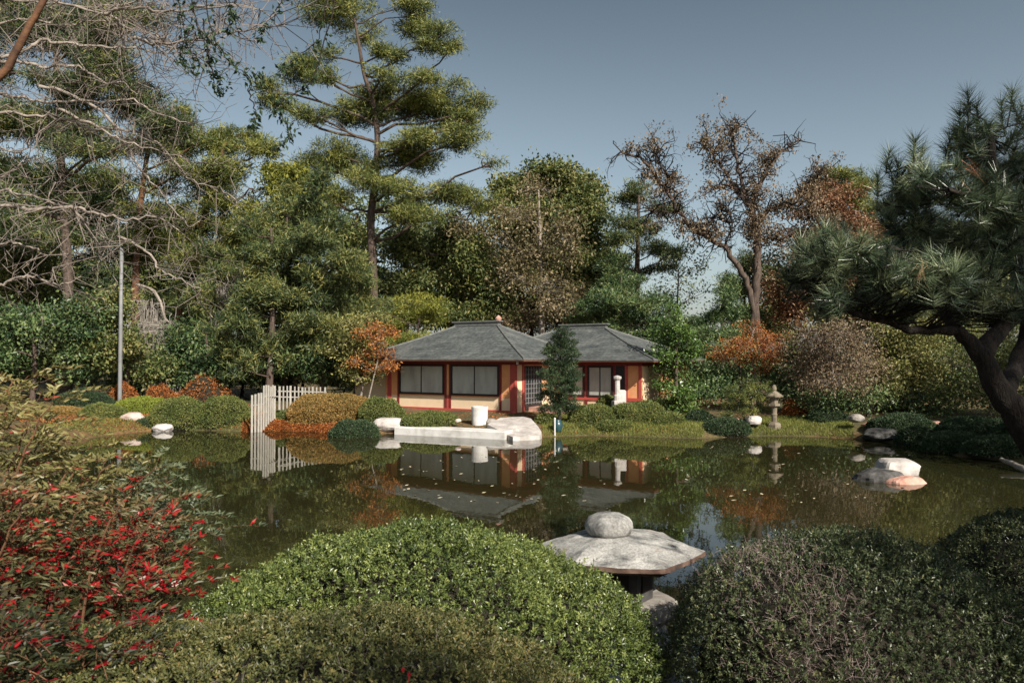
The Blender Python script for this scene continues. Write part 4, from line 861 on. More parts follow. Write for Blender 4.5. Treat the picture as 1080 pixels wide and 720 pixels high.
# ------------------------------------------------------------------ clipped mounds
def mound_pts(n, rx, ry, rz, bump=.06, seed=0, e=2.0, low=-.1):
    q = rnd(n); q[:, 2] = np.where(q[:, 2] < low, -q[:, 2], q[:, 2])
    if e != 2: q = q/((np.abs(q)**e).sum(1, keepdims=True)**(1/e))
    nrm = unit(q/np.array([rx, ry, rz]))
    r = 1+bump*noise(q*2.2+seed*7.3, 1.3)+bump*.5*noise(q*6+seed*3.1, 1.2)
    return q*np.array([rx, ry, rz])*r[:, None], nrm
def core(rx, ry, rz, bump, seed, e, k=.9):
    th = np.linspace(-.25, 1, 12)*math.pi/2; ph = np.arange(28)*2*math.pi/28
    q = np.stack([np.cos(th)[:, None]*np.cos(ph)[None], np.cos(th)[:, None]*np.sin(ph)[None], np.repeat(np.sin(th)[:, None], 28, 1)], -1).reshape(-1, 3)
    if e != 2: q = q/((np.abs(q)**e).sum(1, keepdims=True)**(1/e))
    r = k*(1+bump*noise(q*2.2+seed*7.3, 1.3)); return q*np.array([rx, ry, rz])*r[:, None], grid_faces(12, 28)
def mound(name, label, cat, c, rx, ry, rz, n, size, mat, seed, group=None, bump=.06, e=2.0, sprig=1, inner=None, depth=.05, width=.5, twigmat=None, twigfn=None, spread=.9, vfn=None):
    c = np.asarray(c, float); root = thing(name, label, cat, c, group)
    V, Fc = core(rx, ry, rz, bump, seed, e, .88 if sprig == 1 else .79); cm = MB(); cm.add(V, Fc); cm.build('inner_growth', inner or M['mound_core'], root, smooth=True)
    p, nr = mound_pts(n, rx, ry, rz, bump, seed, e); p = p*(1-np.abs(rng.normal(size=(n, 1)))*depth)+nr*rng.normal(size=(n, 1))*depth*.25*min(rx, rz)
    fo = MB(); cv = np.clip(.42+.16*rng.normal(size=n)+.14*noise(p*3/max(rx, .3)+seed, 1.2), 0, 1)
    if vfn is not None: cv = np.clip(cv+vfn(p), 0, 1)
    if twigfn is not None:
        tm = twigfn(p); tw = MB(); A = p[tm]; Dt = unit(nr[tm]*.8+rng.normal(size=(tm.sum(), 3))*.6); Lt = rng.uniform(.03, .075, tm.sum())[:, None]
        m1 = A-Dt*.03+Dt*Lt*.5; sticks(tw, A-Dt*.05, m1, .0012, .001); sticks(tw, m1, m1+unit(Dt+rng.normal(size=A.shape)*.5)*Lt*.6, .001, .0006); sticks(tw, m1, m1+unit(Dt+rng.normal(size=A.shape)*.6)*Lt*.6, .001, .0006)
        tw.build('twigs', twigmat, root); k_ = ~tm | (rng.random(n) < .12); p, nr, cv = p[k_], nr[k_], cv[k_]
    if sprig == 1:
        leaves(fo, p, nr*.45+rng.normal(size=p.shape)*spread, size*rng.uniform(.7, 1.3, len(p)), size*width, cv)
    else:
        m_ = len(p); ax = unit(nr+UP*.6+rng.normal(size=p.shape)*.38); U = unit(np.cross(ax, rnd(m_))); W = np.cross(ax, U)
        tall = 1+(rng.random(m_) < .2)*rng.uniform(.5, 2.2, m_)
        for j in range(sprig):
            an = j*2.4+rng.uniform(0, .6, m_); tl = R(25)+R(50)*rng.random(m_); h = (size*1.3*(j/sprig-.6)*tall+size*(tall-1)*.5)[:, None]
            dr = ax*np.cos(tl)[:, None]+(U*np.cos(an)[:, None]+W*np.sin(an)[:, None])*np.sin(tl)[:, None]
            leaves(fo, p+ax*h, dr, size*rng.uniform(.7, 1.25, m_), size*width, np.clip(cv+.13*rng.normal(size=m_), 0, 1), upbias=.5)
    fo.build('foliage', mat, root)
    return root
GM = 'clipped shrubs along the far bank'
far = [(190, 436, 30, 17, 30.9, 'mound', 'clipped olive green mound left of centre on the left bank'), (238, 433, 28, 15, 31, 'mound', 'clipped green mound next to the white picket fence'),
       (152, 428, 34, 9, 33.5, 'mound_bright', 'flat bright yellow green mound behind the pink boulder'), (108, 438, 24, 12, 31.3, 'mound', 'rounded green shrub just left of the pink boulder'),
       (62, 441, 34, 12, 31.5, 'mound_rust', 'wide brownish mound behind the red leaved shrub'), (88, 420, 30, 10, 34, 'mound_dark', 'dark green shrub row under the understory trees'), (158, 449, 14, 8, 30.6, 'mound_dark', 'small dark shrub between the pink boulder and white rock'),
       (352, 431, 50, 16, 31.6, 'mound_rust', 'broad orange brown azalea mound left of the tea house'), (402, 431, 25, 12, 30.2, 'mound', 'green shrub against the end of the azalea mound'), (374, 453, 28, 10, 28.2, 'mound_dark', 'dark glossy shrub leaning over the water beside the white slab'),
       (300, 439, 16, 6, 31.4, 'mound', 'small olive shrub just behind the picket fence'), (323, 442, 11, 4, 30.9, 'mound', 'tiny low shrub on the orange bank'), (454, 443, 32, 9, 29.6, 'mound', 'low green shrub behind the long white slab'),
       (624, 440, 25, 14, 29.6, 'mound', 'rounded shrub right of the teal urn'), (672, 436, 32, 13, 30.0, 'mound', 'rounded shrub in front of the white pillar'), (700, 443, 22, 9, 29.2, 'mound', 'low shrub at the foot of the glossy evergreen'), (648, 449, 20, 6, 28.7, 'mound', 'low bluish shrub at the edge of the lawn'),
       (614, 452, 8, 6, 29.0, 'mound', 'tiny shrub left of the lawn'), (736, 442, 18, 9, 29.4, 'mound_dark', 'black green shrub left of the white rock'), (765, 450, 26, 9, 28.2, 'mound_dark', 'black green shrub hanging over the water in front of the layered pine'),
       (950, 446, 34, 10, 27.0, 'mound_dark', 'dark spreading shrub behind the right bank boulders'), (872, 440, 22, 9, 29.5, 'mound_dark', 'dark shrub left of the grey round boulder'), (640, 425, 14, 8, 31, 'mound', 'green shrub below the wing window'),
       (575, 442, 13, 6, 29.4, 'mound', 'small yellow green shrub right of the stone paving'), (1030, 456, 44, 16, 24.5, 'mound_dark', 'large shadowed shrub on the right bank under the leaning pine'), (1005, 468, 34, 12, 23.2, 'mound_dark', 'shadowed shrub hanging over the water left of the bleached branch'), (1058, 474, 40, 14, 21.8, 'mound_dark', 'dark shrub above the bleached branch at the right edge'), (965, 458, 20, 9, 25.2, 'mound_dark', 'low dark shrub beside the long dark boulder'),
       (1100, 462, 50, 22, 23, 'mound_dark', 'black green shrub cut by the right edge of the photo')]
for i, (px, py, rx, ry, d, mt, lab) in enumerate(far):
    s = d/F; c = ground_pt(px, d); ztop = P(px, py-ry, d)[2]; rz = max(.25, ztop-c[2]+.12); c[2] -= .12
    area = 4*(rx*s)*max(rz, .3)+3*(rx*s)**2
    mound('clipped_shrub', lab, 'shrub', c, rx*s, max(rx*s*.8, .45), rz, int(1500*area), .075, M[mt], i, GM, bump=.08, e=2.2, depth=.04)
for i, (px, py, rx, ry, d, lab) in enumerate([(214, 408, 32, 8, 35, 'long low orange leaved shrub behind the green mounds'), (130, 411, 15, 6, 35.5, 'small bright orange shrub at the foot of the pale pole'), (170, 415, 18, 7, 36, 'dull orange shrub below the hanging moss'), (838, 432, 14, 8, 31, 'rusty shrub behind the stone lantern')]):
    s = d/F; c = ground_pt(px, d); rz = P(px, py-ry, d)[2]-c[2]+.05
    mound('orange_shrub', lab, 'shrub', c, rx*s, rx*s*.6, rz, 2600, .11, M['orange_leaf'], 40+i, 'orange shrubs below the trees', bump=.2, depth=.15)

# ------------------------------------------------------------------ near bushes
mound('clipped_bush', 'large sunlit green bush in the centre foreground in front of the stone lantern', 'bush', (-.62, 4.6, .98), 1.46, 1.05, .86, 17000, .022, M['box'], 61, 'clipped bushes in the foreground',
      bump=.085, e=2.2, sprig=7, depth=.065, width=.5)
mound('clipped_bush', 'big round dark bush with bare twiggy patch in the right foreground', 'bush', (1.9, 4.25, 1.05), 1.0, .98, .87, 14500, .019, M['box_dark'], 62, 'clipped bushes in the foreground', bump=.04, e=2.2, sprig=7, depth=.07, width=.48,
      twigmat=M['twig_mauve'], twigfn=lambda p: ((p[:, 0] < -.15) & (p[:, 2] > .3) & (rng.random(len(p)) < .5*np.clip(1.2-3.0*np.abs(p[:, 0]+.45)+.5*noise(p*4, 1.2), 0, 1))) | (rng.random(len(p)) < .03))
mound('clipped_bush', 'low brownish olive hedge along the bottom edge left of centre', 'bush', (-1.05, 3.05, 1.15), 1.42, .82, .70, 18000, .019, M['box_olive'], 63, 'clipped bushes in the foreground', bump=.09, e=2.3, sprig=7, depth=.04, width=.46,
      twigmat=M['twig_pale'], twigfn=lambda p: rng.random(len(p)) < .035)
mound('clipped_bush', 'dark bush by the water behind the twiggy bush at the right edge', 'bush', (5.0, 6.9, .5), 1.1, .9, 1.0, 8000, .028, M['box_dark'], 64, 'clipped bushes in the foreground', bump=.06, e=2.2, sprig=5, depth=.03)
mound('clipped_bush', 'dark bush in the bottom right corner of the photo', 'bush', (3.15, 3.9, 1.0), .8, .8, .72, 7000, .019, M['box_dark'], 65, 'clipped bushes in the foreground', bump=.05, sprig=6, depth=.03)

# ------------------------------------------------------------------ the red leaved shrub at the left
def nandina(name, label, bases, hts, lean, mat, red, redamt, size=.05, vb=0., tips=None):
    base = np.array([np.mean([b[0] for b in bases]), np.mean([b[1] for b in bases]), 0]); base[2] = float(gh(base[:1], base[1:2])[0])
    root = thing(name, label, 'shrub', base, 'heavenly bamboo shrubs at the left'); st = MB(); fo = MB(); rd = MB()
    for bi, ((bx, by), h) in enumerate(zip(bases, hts)):
        z = float(gh(np.array([bx]), np.array([by]))[0]); b0 = np.array([bx, by, z-.1])
        if tips is not None: t_ = tips[bi]
        else: ln = np.array([lean+rng.normal()*.16, rng.normal()*.14, 0]); t_ = b0+np.array([0, 0, h*1.1])+ln*h*1.25
        v_ = t_-b0
        pa = smooth_path([b0, b0+v_*np.array([.2, .2, .45]), b0+v_*np.array([.6, .6, .84]), t_], 14, .008); tube(st, pa, np.linspace(.008, .003, 14), 5, caps=False)
        for p in pa[(6 if v_[2] > 1 else 4):]:
            for _ in range(3 if v_[2] < .9 else 2):
                a = rng.uniform(0, 6.28); dr = unit(np.array([math.cos(a), math.sin(a), rng.uniform(.05, .7)])); L = rng.uniform(.14, .3)
                rp = p+dr*L*np.linspace(.15, 1, 6)[:, None]+np.array([0, 0, -.07])*(np.linspace(0, 1, 6)**2)[:, None]
                sticks(st, rp[:-1], rp[1:], .0018, .0013)
                side = unit(np.cross(dr, UP))
                for q in rp[1:]:
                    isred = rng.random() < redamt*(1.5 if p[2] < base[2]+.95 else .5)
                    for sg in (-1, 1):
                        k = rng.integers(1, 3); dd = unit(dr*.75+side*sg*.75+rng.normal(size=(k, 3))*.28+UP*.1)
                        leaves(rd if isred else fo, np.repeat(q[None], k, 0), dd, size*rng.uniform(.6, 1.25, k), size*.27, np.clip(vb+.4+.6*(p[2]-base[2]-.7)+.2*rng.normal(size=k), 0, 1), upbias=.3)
                dd = unit(dr+rng.normal(size=(1, 3))*.1); leaves(fo, rp[-1:], dd, size*1.1, size*.28, np.clip(vb+.5+.3*rng.normal(size=1), 0, 1))
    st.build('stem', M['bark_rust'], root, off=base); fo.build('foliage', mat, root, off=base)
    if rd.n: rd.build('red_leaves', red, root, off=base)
def spread(n, x0, x1, y0, y1): return [(rng.uniform(x0, x1), rng.uniform(y0, y1)) for _ in range(n)]
def tipped(lst, d0, d1, back):
    B, T = [], []
    for px, py in lst:
        d = rng.uniform(d0, d1); t = P(px, py, d); B.append((PX(px-back-rng.uniform(0, 60), d), d+rng.uniform(-.15, .15))); T.append(t)
    return B, T
B_, T_ = tipped([(-60, 392), (-30, 398), (-5, 405), (14, 402), (30, 396), (44, 412), (56, 424), (70, 442), (30, 446), (96, 466), (120, 486), (20, 436), (-20, 440), (100, 500), (40, 474), (78, 490), (10, 480), (-50, 450), (140, 505), (55, 515), (120, 520)], 3.7, 4.5, 40)
nandina('heavenly_bamboo', 'tall tan leaved shrub at the left edge rising above the water', B_, [1]*len(B_), 0, M['nandina'], M['nandina_red'], .07, .055, .1, T_)
B_, T_ = tipped([(rng.uniform(-40, 185), 0) for _ in range(26)], 3.3, 4.0, 20)
T_ = [P(PXinv(t)[0], 520+rng.uniform(-25, 70)+.35*max(0, PXinv(t)[0]-60), t[1]) for t in T_]
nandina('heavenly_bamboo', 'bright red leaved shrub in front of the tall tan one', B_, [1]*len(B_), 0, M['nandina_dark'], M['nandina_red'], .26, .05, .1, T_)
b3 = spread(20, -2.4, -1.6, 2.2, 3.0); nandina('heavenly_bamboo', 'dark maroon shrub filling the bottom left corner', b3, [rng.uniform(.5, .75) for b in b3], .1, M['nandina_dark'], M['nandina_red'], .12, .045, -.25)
B_, T_ = tipped([(165, 490), (182, 505), (196, 520), (150, 500), (205, 545), (175, 540), (215, 565), (190, 560)], 4.0, 4.7, 50)
nandina('heavenly_bamboo', 'thin grey green stems over the water right of the red leaved shrub', B_, [1]*len(B_), 0, M['nandina_grey'], M['nandina_red'], .03, .05, 0, T_)

# ------------------------------------------------------------------ the stone lantern in the foreground
def snow_lantern():
    c = np.array([.845, 5.72, 0.]); root = thing('stone_lantern', 'wide roofed snow viewing stone lantern at the near water edge', 'lantern', c)
    rot = R(-11); ZE = 1.44; Rr = .63
    def hexring(r, z, n=6, sag=0., sub=6):
        out = []
        for k in range(n):
            a0 = rot+k*math.pi/3; a1 = a0+math.pi/3
            for j in range(sub):
                f = j/sub; p = (1-f)*np.array([math.cos(a0), math.sin(a0)])+f*np.array([math.cos(a1), math.sin(a1)])
                out.append((p[0]*r, p[1]*r, z+sag*(abs(2*f-1)**2)))
        return out
    rf = MB(); prof = [(1, 0, .02), (.995, .03, .022), (.9, .054, .016), (.75, .09, .01), (.55, .12, .004), (.35, .14, 0), (.24, .148, 0)]
    V = []
    for k, z, sg in [(a_, b_, c_*.5) for a_, b_, c_ in prof]: V += [(x-.10*(1-k), y, z_) for x, y, z_ in hexring(Rr*k, ZE+z, sag=sg)]
    V = np.array(V); V += rng.normal(size=V.shape)*.002
    mi = np.zeros((len(prof)-1)*36, int)
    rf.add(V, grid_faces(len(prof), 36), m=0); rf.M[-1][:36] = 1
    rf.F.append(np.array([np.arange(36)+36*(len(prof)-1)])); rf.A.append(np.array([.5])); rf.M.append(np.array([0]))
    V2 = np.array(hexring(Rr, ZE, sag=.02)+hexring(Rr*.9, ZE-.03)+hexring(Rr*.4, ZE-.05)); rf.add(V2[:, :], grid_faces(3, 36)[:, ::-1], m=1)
    rf.build('roof', [M['lantern'], M['lantern_rust']], root, smooth=False)
    fb = MB(); pr = [(.06, .182), (.16, .19), (.188, .215), (.202, .26), (.196, .31), (.17, .352), (.12, .385), (.06, .4), (.001, .404)]
    pr = [(r*.92, (z-.182)*.76+.138+ZE) for r, z in pr]; lathe(fb, pr, 28, (-.10, 0, 0)); fb.V[-1] += rng.normal(size=fb.V[-1].shape)*.002
    fb.build('finial', M['lantern'], root, smooth=True)
    bd = MB(); V = np.array(hexring(.25, ZE-.02, sub=1)+hexring(.23, ZE-.33, sub=1)); bd.add(V, grid_faces(2, 6)[:, ::-1])
    body = bd.build('fire_box', M['stone_dark'], root)
    for k in range(6):
        op = MB(); a = rot+math.pi/6+k*math.pi/3; box(op, (math.cos(a)*.21, math.sin(a)*.21, ZE-.17), (.02, .12, .16), a); op.build('opening', M['frame'], body)
    pf = MB(); V = np.array(hexring(.30, ZE-.36, sub=3)+hexring(.40, ZE-.35, sub=3)+hexring(.42, ZE-.33, sub=3)+hexring(.42, ZE-.45, sub=3)+hexring(.3, ZE-.55, sub=3))
    V = np.array(hexring(.05, ZE-.33, sub=3)+hexring(.41, ZE-.34, sub=3)+hexring(.42, ZE-.36, sub=3)+hexring(.42, ZE-.44, sub=3)+hexring(.28, ZE-.56, sub=3)+hexring(.05, ZE-.56, sub=3)); V += rng.normal(size=V.shape)*.004
    pf.add(V, grid_faces(6, 18)[:, ::-1]); pf.build('platform', M['stone_grey'], root)
    for k in range(4):
        a = rot+math.pi/4+k*math.pi/2; lg = MB(); u = np.array([math.cos(a), math.sin(a), 0])
        tube(lg, smooth_path([u*.22+UP*(ZE-.5), u*.36+UP*(ZE-.75), u*.46+UP*(ZE-1.1), u*.44+UP*(.0), u*.44-UP*.3], 14), np.linspace(.12, .09, 14), 8); lg.build('leg', M['lantern'], root, smooth=True)
snow_lantern()

# ------------------------------------------------------------------ rocks, slabs and small built things
def rock(name, label, px, py, rx, ry, d, mat, seed, ground=True, flat=.8, tilt=0, e=2.6, cat='rock', group=None, bump=.14, dz=0):
    s = d/F; c = P(px, py, d); n1, n2 = 14, 22
    n1, n2 = 22, 36; lr = np.random.default_rng(100+seed)
    th = np.linspace(-.5, .5, n1)*math.pi; ph = np.arange(n2)*2*math.pi/n2
    q = np.stack([np.cos(th)[:, None]*np.cos(ph)[None], np.cos(th)[:, None]*np.sin(ph)[None], np.repeat(np.sin(th)[:, None], n2, 1)], -1).reshape(-1, 3)
    K = unit(lr.normal(size=(13, 3))); K = np.concatenate([K, [[0, 0, 1.], [.1, -.9, .3]]]); hk = lr.uniform(.72, 1.0, len(K))
    dt = np.maximum(q@K.T, .05); fac = (hk[None]/dt).min(1); bl = q/((np.abs(q)**e).sum(1, keepdims=True)**(1/e))
    q2 = q*np.minimum(fac, 1.25)[:, None]*.6+bl*.4
    r = 1+bump*.35*noise(q*3+seed*5.7, 1.1)+bump*.2*noise(q*8+seed*2.3, 1.2)
    q = q2/np.abs(q2[:, 2]).max()
    zt = c[2]+ry*s; zb = max(min(c[2]-ry*s, float(gh(c[:1], c[1:2])[0]))-.15, zt-max(rx*s*1.1, .1))
    V = q*np.array([rx*s, rx*s*flat, (zt-zb)/2])*r[:, None]; ct, st_ = math.cos(tilt), math.sin(tilt)
    V = np.stack([V[:, 0]*ct-V[:, 2]*st_, V[:, 1], V[:, 0]*st_+V[:, 2]*ct], 1)
    mb = MB(); mb.add(V, grid_faces(n1, n2)); o = mb.build(name, mat, smooth=False); o.location = (c[0], c[1], (zt+zb)/2+dz)
    return tag(o, label, cat, group)
RG = 'rocks around the pond'
rock('boulder', 'pinkish grey rounded boulder among green mounds on the left bank', 140, 441, 15, 8, 31, M['stone_pink'], 1, group=RG)
rock('rock', 'small white rock at the water line on the left bank', 172, 452, 11, 6, 30, M['stone_white'], 2, group=RG)
rock('rock', 'pale pink rock low behind the tall tan shrub', 97, 466, 9, 5, 27.6, M['stone_pink'], 3, group=RG)
rock('boulder', 'pale pink boulder in the shade under the left understory trees', 68, 398, 8, 8, 36, M['stone_pink'], 4, group=RG)
rock('rock', 'flat white rock left of the long white slab', 409, 444, 15, 5, 29.4, M['stone_white'], 5, e=4, group=RG)
rock('rock', 'round white rock below the little layered pine', 795, 443, 9, 5, 28.6, M['stone_white'], 6, group=RG)
rock('rock', 'flat orange stone left of the round white rock', 768, 442, 12, 2.5, 29.4, M['stone_red'], 7, group=RG)
rock('boulder', 'dark grey round topped boulder on the right bank', 903, 446, 9, 10, 27.6, M['stone_grey'], 8, group=RG)
rock('boulder', 'long dark low boulder at the right water line', 930, 456, 20, 5.5, 26.4, M['stone_dark'], 9, group=RG)
rock('rock', 'flat salmon stone behind the long dark boulder', 921, 447, 12, 2.5, 28, M['stone_red'], 10, group=RG)
rock('rock', 'small salmon stone in the shade under the leaning pine', 986, 446, 9, 3, 27, M['stone_red'], 11, group=RG)
rock('rock', 'squarish white and pink stone standing in the water at right', 946, 491, 25, 10, 18.9, M['stone_white'], 12, e=4.5, group=RG, bump=.07)
rock('rock', 'dark jagged rock in front of the squarish white stone in the water', 926, 502, 23, 7.5, 18.0, M['stone_dark'], 13, group=RG, bump=.25)
rock('rock', 'pointed pinkish slab slanting into the water at right', 949, 511, 22, 7.5, 17.6, M['stone_red'], 14, e=2.2, tilt=.16, group=RG, dz=.05)
rock('rock', 'white stone half hidden by red leaves at the near left shore', 178, 611, 12, 2.2, 6.6, M['stone_pink'], 15, group=RG)
rock('rock', 'pale stone on the near shore between red shrub and green bush', 148, 609, 9, 2, 6.5, M['stone_pink'], 17, group=RG)
rock('rock', 'small brown stone beside the white basin', 483, 444, 4, 3, 28.6, M['stone_pink'], 18, group=RG)
rock('rock', 'small grey stone between basin and stone paving', 518, 444, 6, 3, 28.8, M['stone_grey'], 19, group=RG)
# long white slab
sl_ = MB(); a = np.array([-.27, 26.75]); b = np.array([-4.55, 28.7]); mid = (a+b)/2; L = np.linalg.norm(b-a); an = math.atan2(a[1]-b[1], a[0]-b[0])
off2 = np.array([-math.sin(an), math.cos(an)])*.45
box(sl_, (mid[0]+off2[0], mid[1]+off2[1], .04), (L, .9, .5), an, bev=.03)
tag(sl_.build('stone_slab', M['concrete_white']), 'long white concrete slab lying at the water edge before the tea house', 'slab')
# irregular stone paving
pv = MB(); outl = [(520, 444), (528, 440), (552, 439), (560, 441), (568, 450), (571, 455), (569, 459), (552, 460), (541, 460.5), (535, 458), (520, 450), (514, 447)]
pts = []
for (px, py) in outl:
    z = .14+.5*max(0, 459-py)/20; d = (CAMZ-z)*F/(py-378); pts.append((PX(px, d), d, z))
pts = np.array(pts)[::-1]; n = len(pts); ctr = pts.mean(0)
low = pts.copy(); low[:, 2] = -.25; low[:, :2] = ctr[:2]+(low[:, :2]-ctr[:2])*1.03
mid_ = ctr+(pts-ctr)*.5+rng.normal(size=pts.shape)*np.array([.1, .1, .02])
V = np.concatenate([low, pts, mid_, [ctr+np.array([0, 0, .03])]])
pv.add(V, np.concatenate([grid_faces(3, n)])); pv.F.append(np.array([[2*n+i, 2*n+(i+1) % n, 3*n] for i in range(n)])); pv.A.append(np.full(n, .5)); pv.M.append(np.zeros(n, int))
tag(pv.build('stone_paving', M['stone_white']), 'irregular pale stone landing right of the long white slab', 'paving')
# white basin
bs = MB(); lathe(bs, [(.001, -.1), (.30, -.1), (.31, .04), (.315, .5), (.33, .6), (.33, .655), (.27, .655), (.25, .5), (.001, .48)], 28)
o = bs.build('water_basin', M['concrete_white'], smooth=False); bp_ = ground_pt(506, 28.9); o.location = (bp_[0], bp_[1], bp_[2]+.02)
tag(o, 'white cylindrical stone basin behind the long white slab', 'basin')
# teal urn and white stake
ur = thing('urn', 'teal glazed urn standing on the lawn by the stone landing', 'urn', ground_pt(588, 28.2))
ub = MB(); lathe(ub, [(.001, -.05), (.12, -.05), (.15, .04), (.2, .18), (.19, .3), (.13, .38), (.145, .43), (.115, .43), (.1, .38), (.001, .32)], 24); ub.build('body', M['teal'], ur, smooth=True)
sk = MB(); tube(sk, [(0, 0, -.3), (0, 0, .3), (0, 0, .62)], .03, 8); lathe(sk, [(.03, .6), (.045, .62), (.03, .66), (.001, .67)], 10)
o = sk.build('marker_stake', M['concrete_white']); q = ground_pt(585, 27.9); o.location = tuple(q); tag(o, 'thin white stake in front of the teal urn', 'stake')
# white pillar in front of the wing
pl = thing('stone_pillar', 'slim white stone pillar with capped top before the tea house wing', 'pillar', ground_pt(651, 30.2))
q = MB(); box(q, (0, 0, .3), (.4, .4, .9), .2, bev=.02); box(q, (.16, .1, .55), (.32, .3, 1.25), .3, bev=.04); q.build('base', M['stone_white'], pl)
q = MB(); lathe(q, [(.15, .7), (.15, .95), (.11, 1.0), (.105, 1.55), (.13, 1.6)], 10); q.build('shaft', M['stone_white'], pl)
q = MB(); lathe(q, [(.12, 1.58), (.17, 1.64), (.17, 1.72), (.06, 1.76), (.001, 1.77)], 10); q.build('cap', M['stone_white'], pl)
# tall stone lantern on the right bank
tl = thing('stone_lantern', 'tall slim stone lantern on the right bank beside the layered pine', 'lantern', ground_pt(816, 28.6))
def tlp(name, prof, n=6): q = MB(); lathe(q, prof, n, rot=.3); q.build(name, M['stone_tan'], tl)
tlp('base', [(.001, -.2), (.26, -.2), (.26, .12), (.2, .2), (.12, .22), (.001, .22)]); tlp('shaft', [(.11, .2), (.1, .45), (.12, .5), (.1, .55), (.11, .78)], 12)
tlp('platform', [(.11, .76), (.24, .84), (.24, .92), (.001, .92)]); tlp('fire_box', [(.16, .92), (.16, 1.2), (.001, 1.2)]); tlp('roof', [(.001, 1.18), (.36, 1.18), (.37, 1.23), (.2, 1.34), (.08, 1.42), (.001, 1.42)])
tlp('finial', [(.06, 1.4), (.1, 1.46), (.09, 1.56), (.03, 1.64), (.001, 1.66)], 10)
# picket fence running into the water
fz = thing('picket_fence', 'weathered white picket fence stepping down into the water on the left bank', 'fence', ground_pt(280, 30.2))
FO = np.array(fz.location)
def picket(px, ytop, ybot, d, w_=.07):
    t = P(px, ytop, d); b = P(px, ybot, d); q = MB(); box(q, (t[0], t[1], (t[2]+b[2])/2), (w_, .035, t[2]-b[2]), rng.normal()*.1); q.build('picket', M['picket'], fz, off=FO)
for px, yt, d in ((266, 416, 29.4), (269.5, 415, 29.5), (273, 414.5, 29.6), (275.8, 414, 29.7)): picket(px, yt+rng.normal()*.5, 464, d, .075)
for i, px in enumerate((278.5, 281, 283.4, 285.8, 288, 290)): picket(px, 406.5+rng.normal()*.5, 458-3*i, 29.9+.2*i, .066)
def rail(p0, p1, r=.022):
    q = MB(); tube(q, [P(*p0), (P(*p0)+P(*p1))/2, P(*p1)], r, 6); q.build('rail', M['picket'], fz, off=FO)
rail((264, 428, 29.42), (277, 426, 29.8)); rail((277.5, 418, 29.95), (293, 418, 31))
for i, px in enumerate((295, 299, 303, 306.5, 311, 315, 319, 322, 326, 330, 334, 338, 343)):
    d = 31+.16*i; picket(px, 407+.18*i+rng.normal()*.6 - (2 if i == 12 else 0), 432, d, .05 if i % 3 else .08)
for y in (412.5, 418.5): rail((293, y, 31), (344, y+1.0, 33.1), .03)
# pale pole
pp = thing('pole', 'tall pale metal pole among the trees at the left', 'pole', ground_pt(127, 33.8))
q = MB(); h = P(127, 262, 33.8)[2]-pp.location[2]; lathe(q, [(.001, h), (.07, h), (.085, h*.5), (.095, .3), (.095, -.3)], 12); q.build('shaft', M['steel'], pp, smooth=True)
q = MB(); lathe(q, [(.001, .34), (.14, .32), (.16, .25), (.16, -.2)], 12); q.build('base', M['steel'], pp)
# bleached stick at the right edge of the water
q = MB(); tube(q, smooth_path([P(1055, 484, 20), P(1068, 489, 19.6), P(1085, 497, 19)], 10, .01), np.linspace(.05, .1, 10), 7)
tag(q.build('driftwood', M['bark_pale'], smooth=True), 'bleached branch lying in the water at the right edge', 'branch')

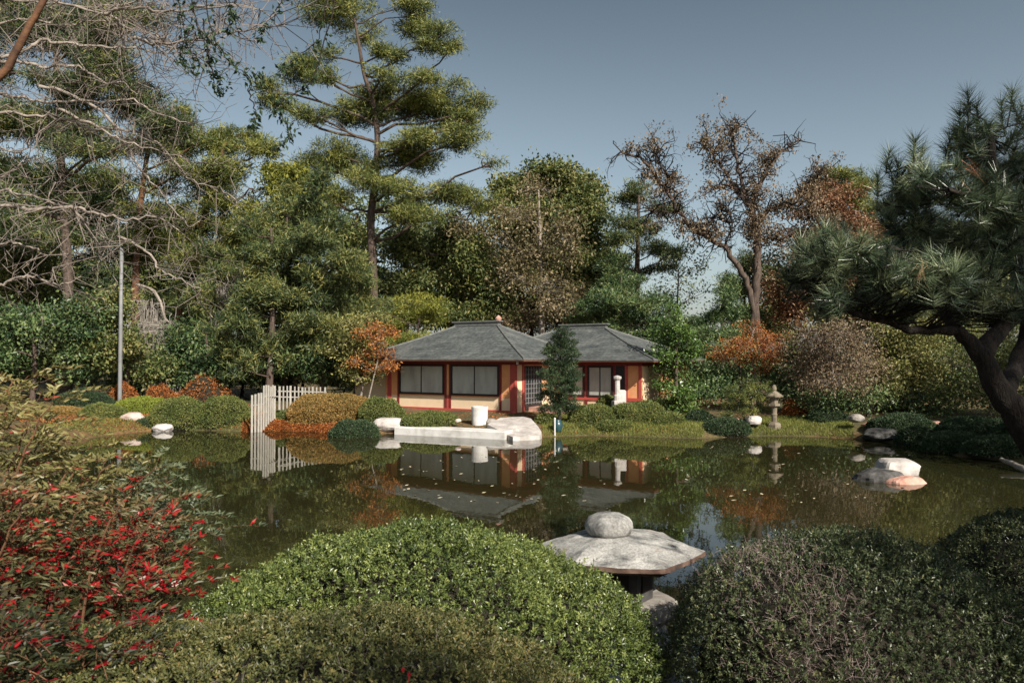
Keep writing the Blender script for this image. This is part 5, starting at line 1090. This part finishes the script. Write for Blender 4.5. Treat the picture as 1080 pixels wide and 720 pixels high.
# ------------------------------------------------------------------ ground cover and small leaves
def scatter(px0, px1, d0, d1, n, sdmin, sdmax):
    d = rng.uniform(d0, d1, n); x = (rng.uniform(px0, px1, n)-540)/F*d; sd = pond_sd(x, d); k = (sd > sdmin) & (sd < sdmax)
    return np.stack([x[k], d[k], gh(x[k], d[k])], 1)
lm = MB(); p = np.concatenate([scatter(256, 378, 27, 33, 90000, -.05, 2.8), scatter(-20, 270, 28, 36, 16000, .1, 6), scatter(350, 720, 27, 33, 4000, .1, 5)])
leaves(lm, p+np.array([0, 0, .015]), rng.normal(size=p.shape)*np.array([1, 1, .25]), .085*rng.uniform(.6, 1.3, len(p)), .05, np.clip(.5+.25*rng.normal(size=len(p)), 0, 1), upbias=2)
tag(lm.build('leaf_litter', M['litter']), 'orange fallen leaves covering the left bank', 'leaf litter', kind='stuff')
gm = MB(); p = np.concatenate([scatter(572, 742, 26.5, 33, 42000, .02, 3.5), scatter(790, 900, 26, 32, 26000, .02, 3), scatter(40, 270, 27.5, 34, 20000, .02, 2)])
needles(gm, p, rng.normal(size=p.shape)*.5+UP, .11*rng.uniform(.5, 1.4, len(p)), .02, np.clip(.5+.2*rng.normal(size=len(p))+.15*noise(p, 1), 0, 1))
tag(gm.build('lawn_grass', M['grass']), 'rough grass on the banks in front of the tea house', 'grass', kind='stuff')
lf = MB(); q = np.array([[0, 0, 0], [.035, .0, .006], [.02, .03, .004], [-.012, .024, .0], [-.02, .004, .005]]); lf.add(q, [[0, 1, 2, 3], [0, 3, 4, 0]][:1], .6)
leaf0 = None; cnt = 0
for _ in range(420):
    py = 470+60*rng.random()**1.3; px = rng.choice([rng.uniform(420, 720), rng.uniform(720, 960), rng.uniform(420, 620)]); d = CAMZ*F/(py-378); x = PX(px, d)
    if pond_sd(np.array([x]), np.array([d]))[0] > -.4 or cnt >= 170: continue
    if leaf0 is None: o = leaf0 = tag(lf.build('floating_leaf', M['float_leaf']), 'small pale fallen leaf floating on the pond', 'leaf', 'fallen leaves floating on the pond')
    else: o = leaf0.copy(); COL.objects.link(o)
    s = rng.uniform(1.0, 2.3); o.location = (x, d, .004); o.rotation_euler = (0, 0, rng.uniform(0, 6.28)); o.scale = (s, s, s); cnt += 1
def bright_leaf(px, py, d, mat, lab, n=3, size=.03):
    c = P(px, py, d); mb = MB(); leaves(mb, np.zeros((n, 3))+rng.normal(size=(n, 3))*.006, rng.normal(size=(n, 3))+np.array([0, -.4, .2]), size, size*.5, rng.uniform(.3, .9, n)); o = mb.build('fallen_leaf', M[mat]); o.location = tuple(c); tag(o, lab, 'leaf', 'coloured leaves caught on the bushes')
bright_leaf(525, 673, 3.45, 'orange_leaf', 'pinkish orange leaf caught on the front of the big green bush', 4, .025)
bright_leaf(428, 708, 2.45, 'nandina_red', 'red orange leaf on the low hedge at the bottom edge', 3, .028)
bright_leaf(230, 565, 4.6, 'nandina_red', 'single bright red leaf above the left end of the big green bush', 2, .05)
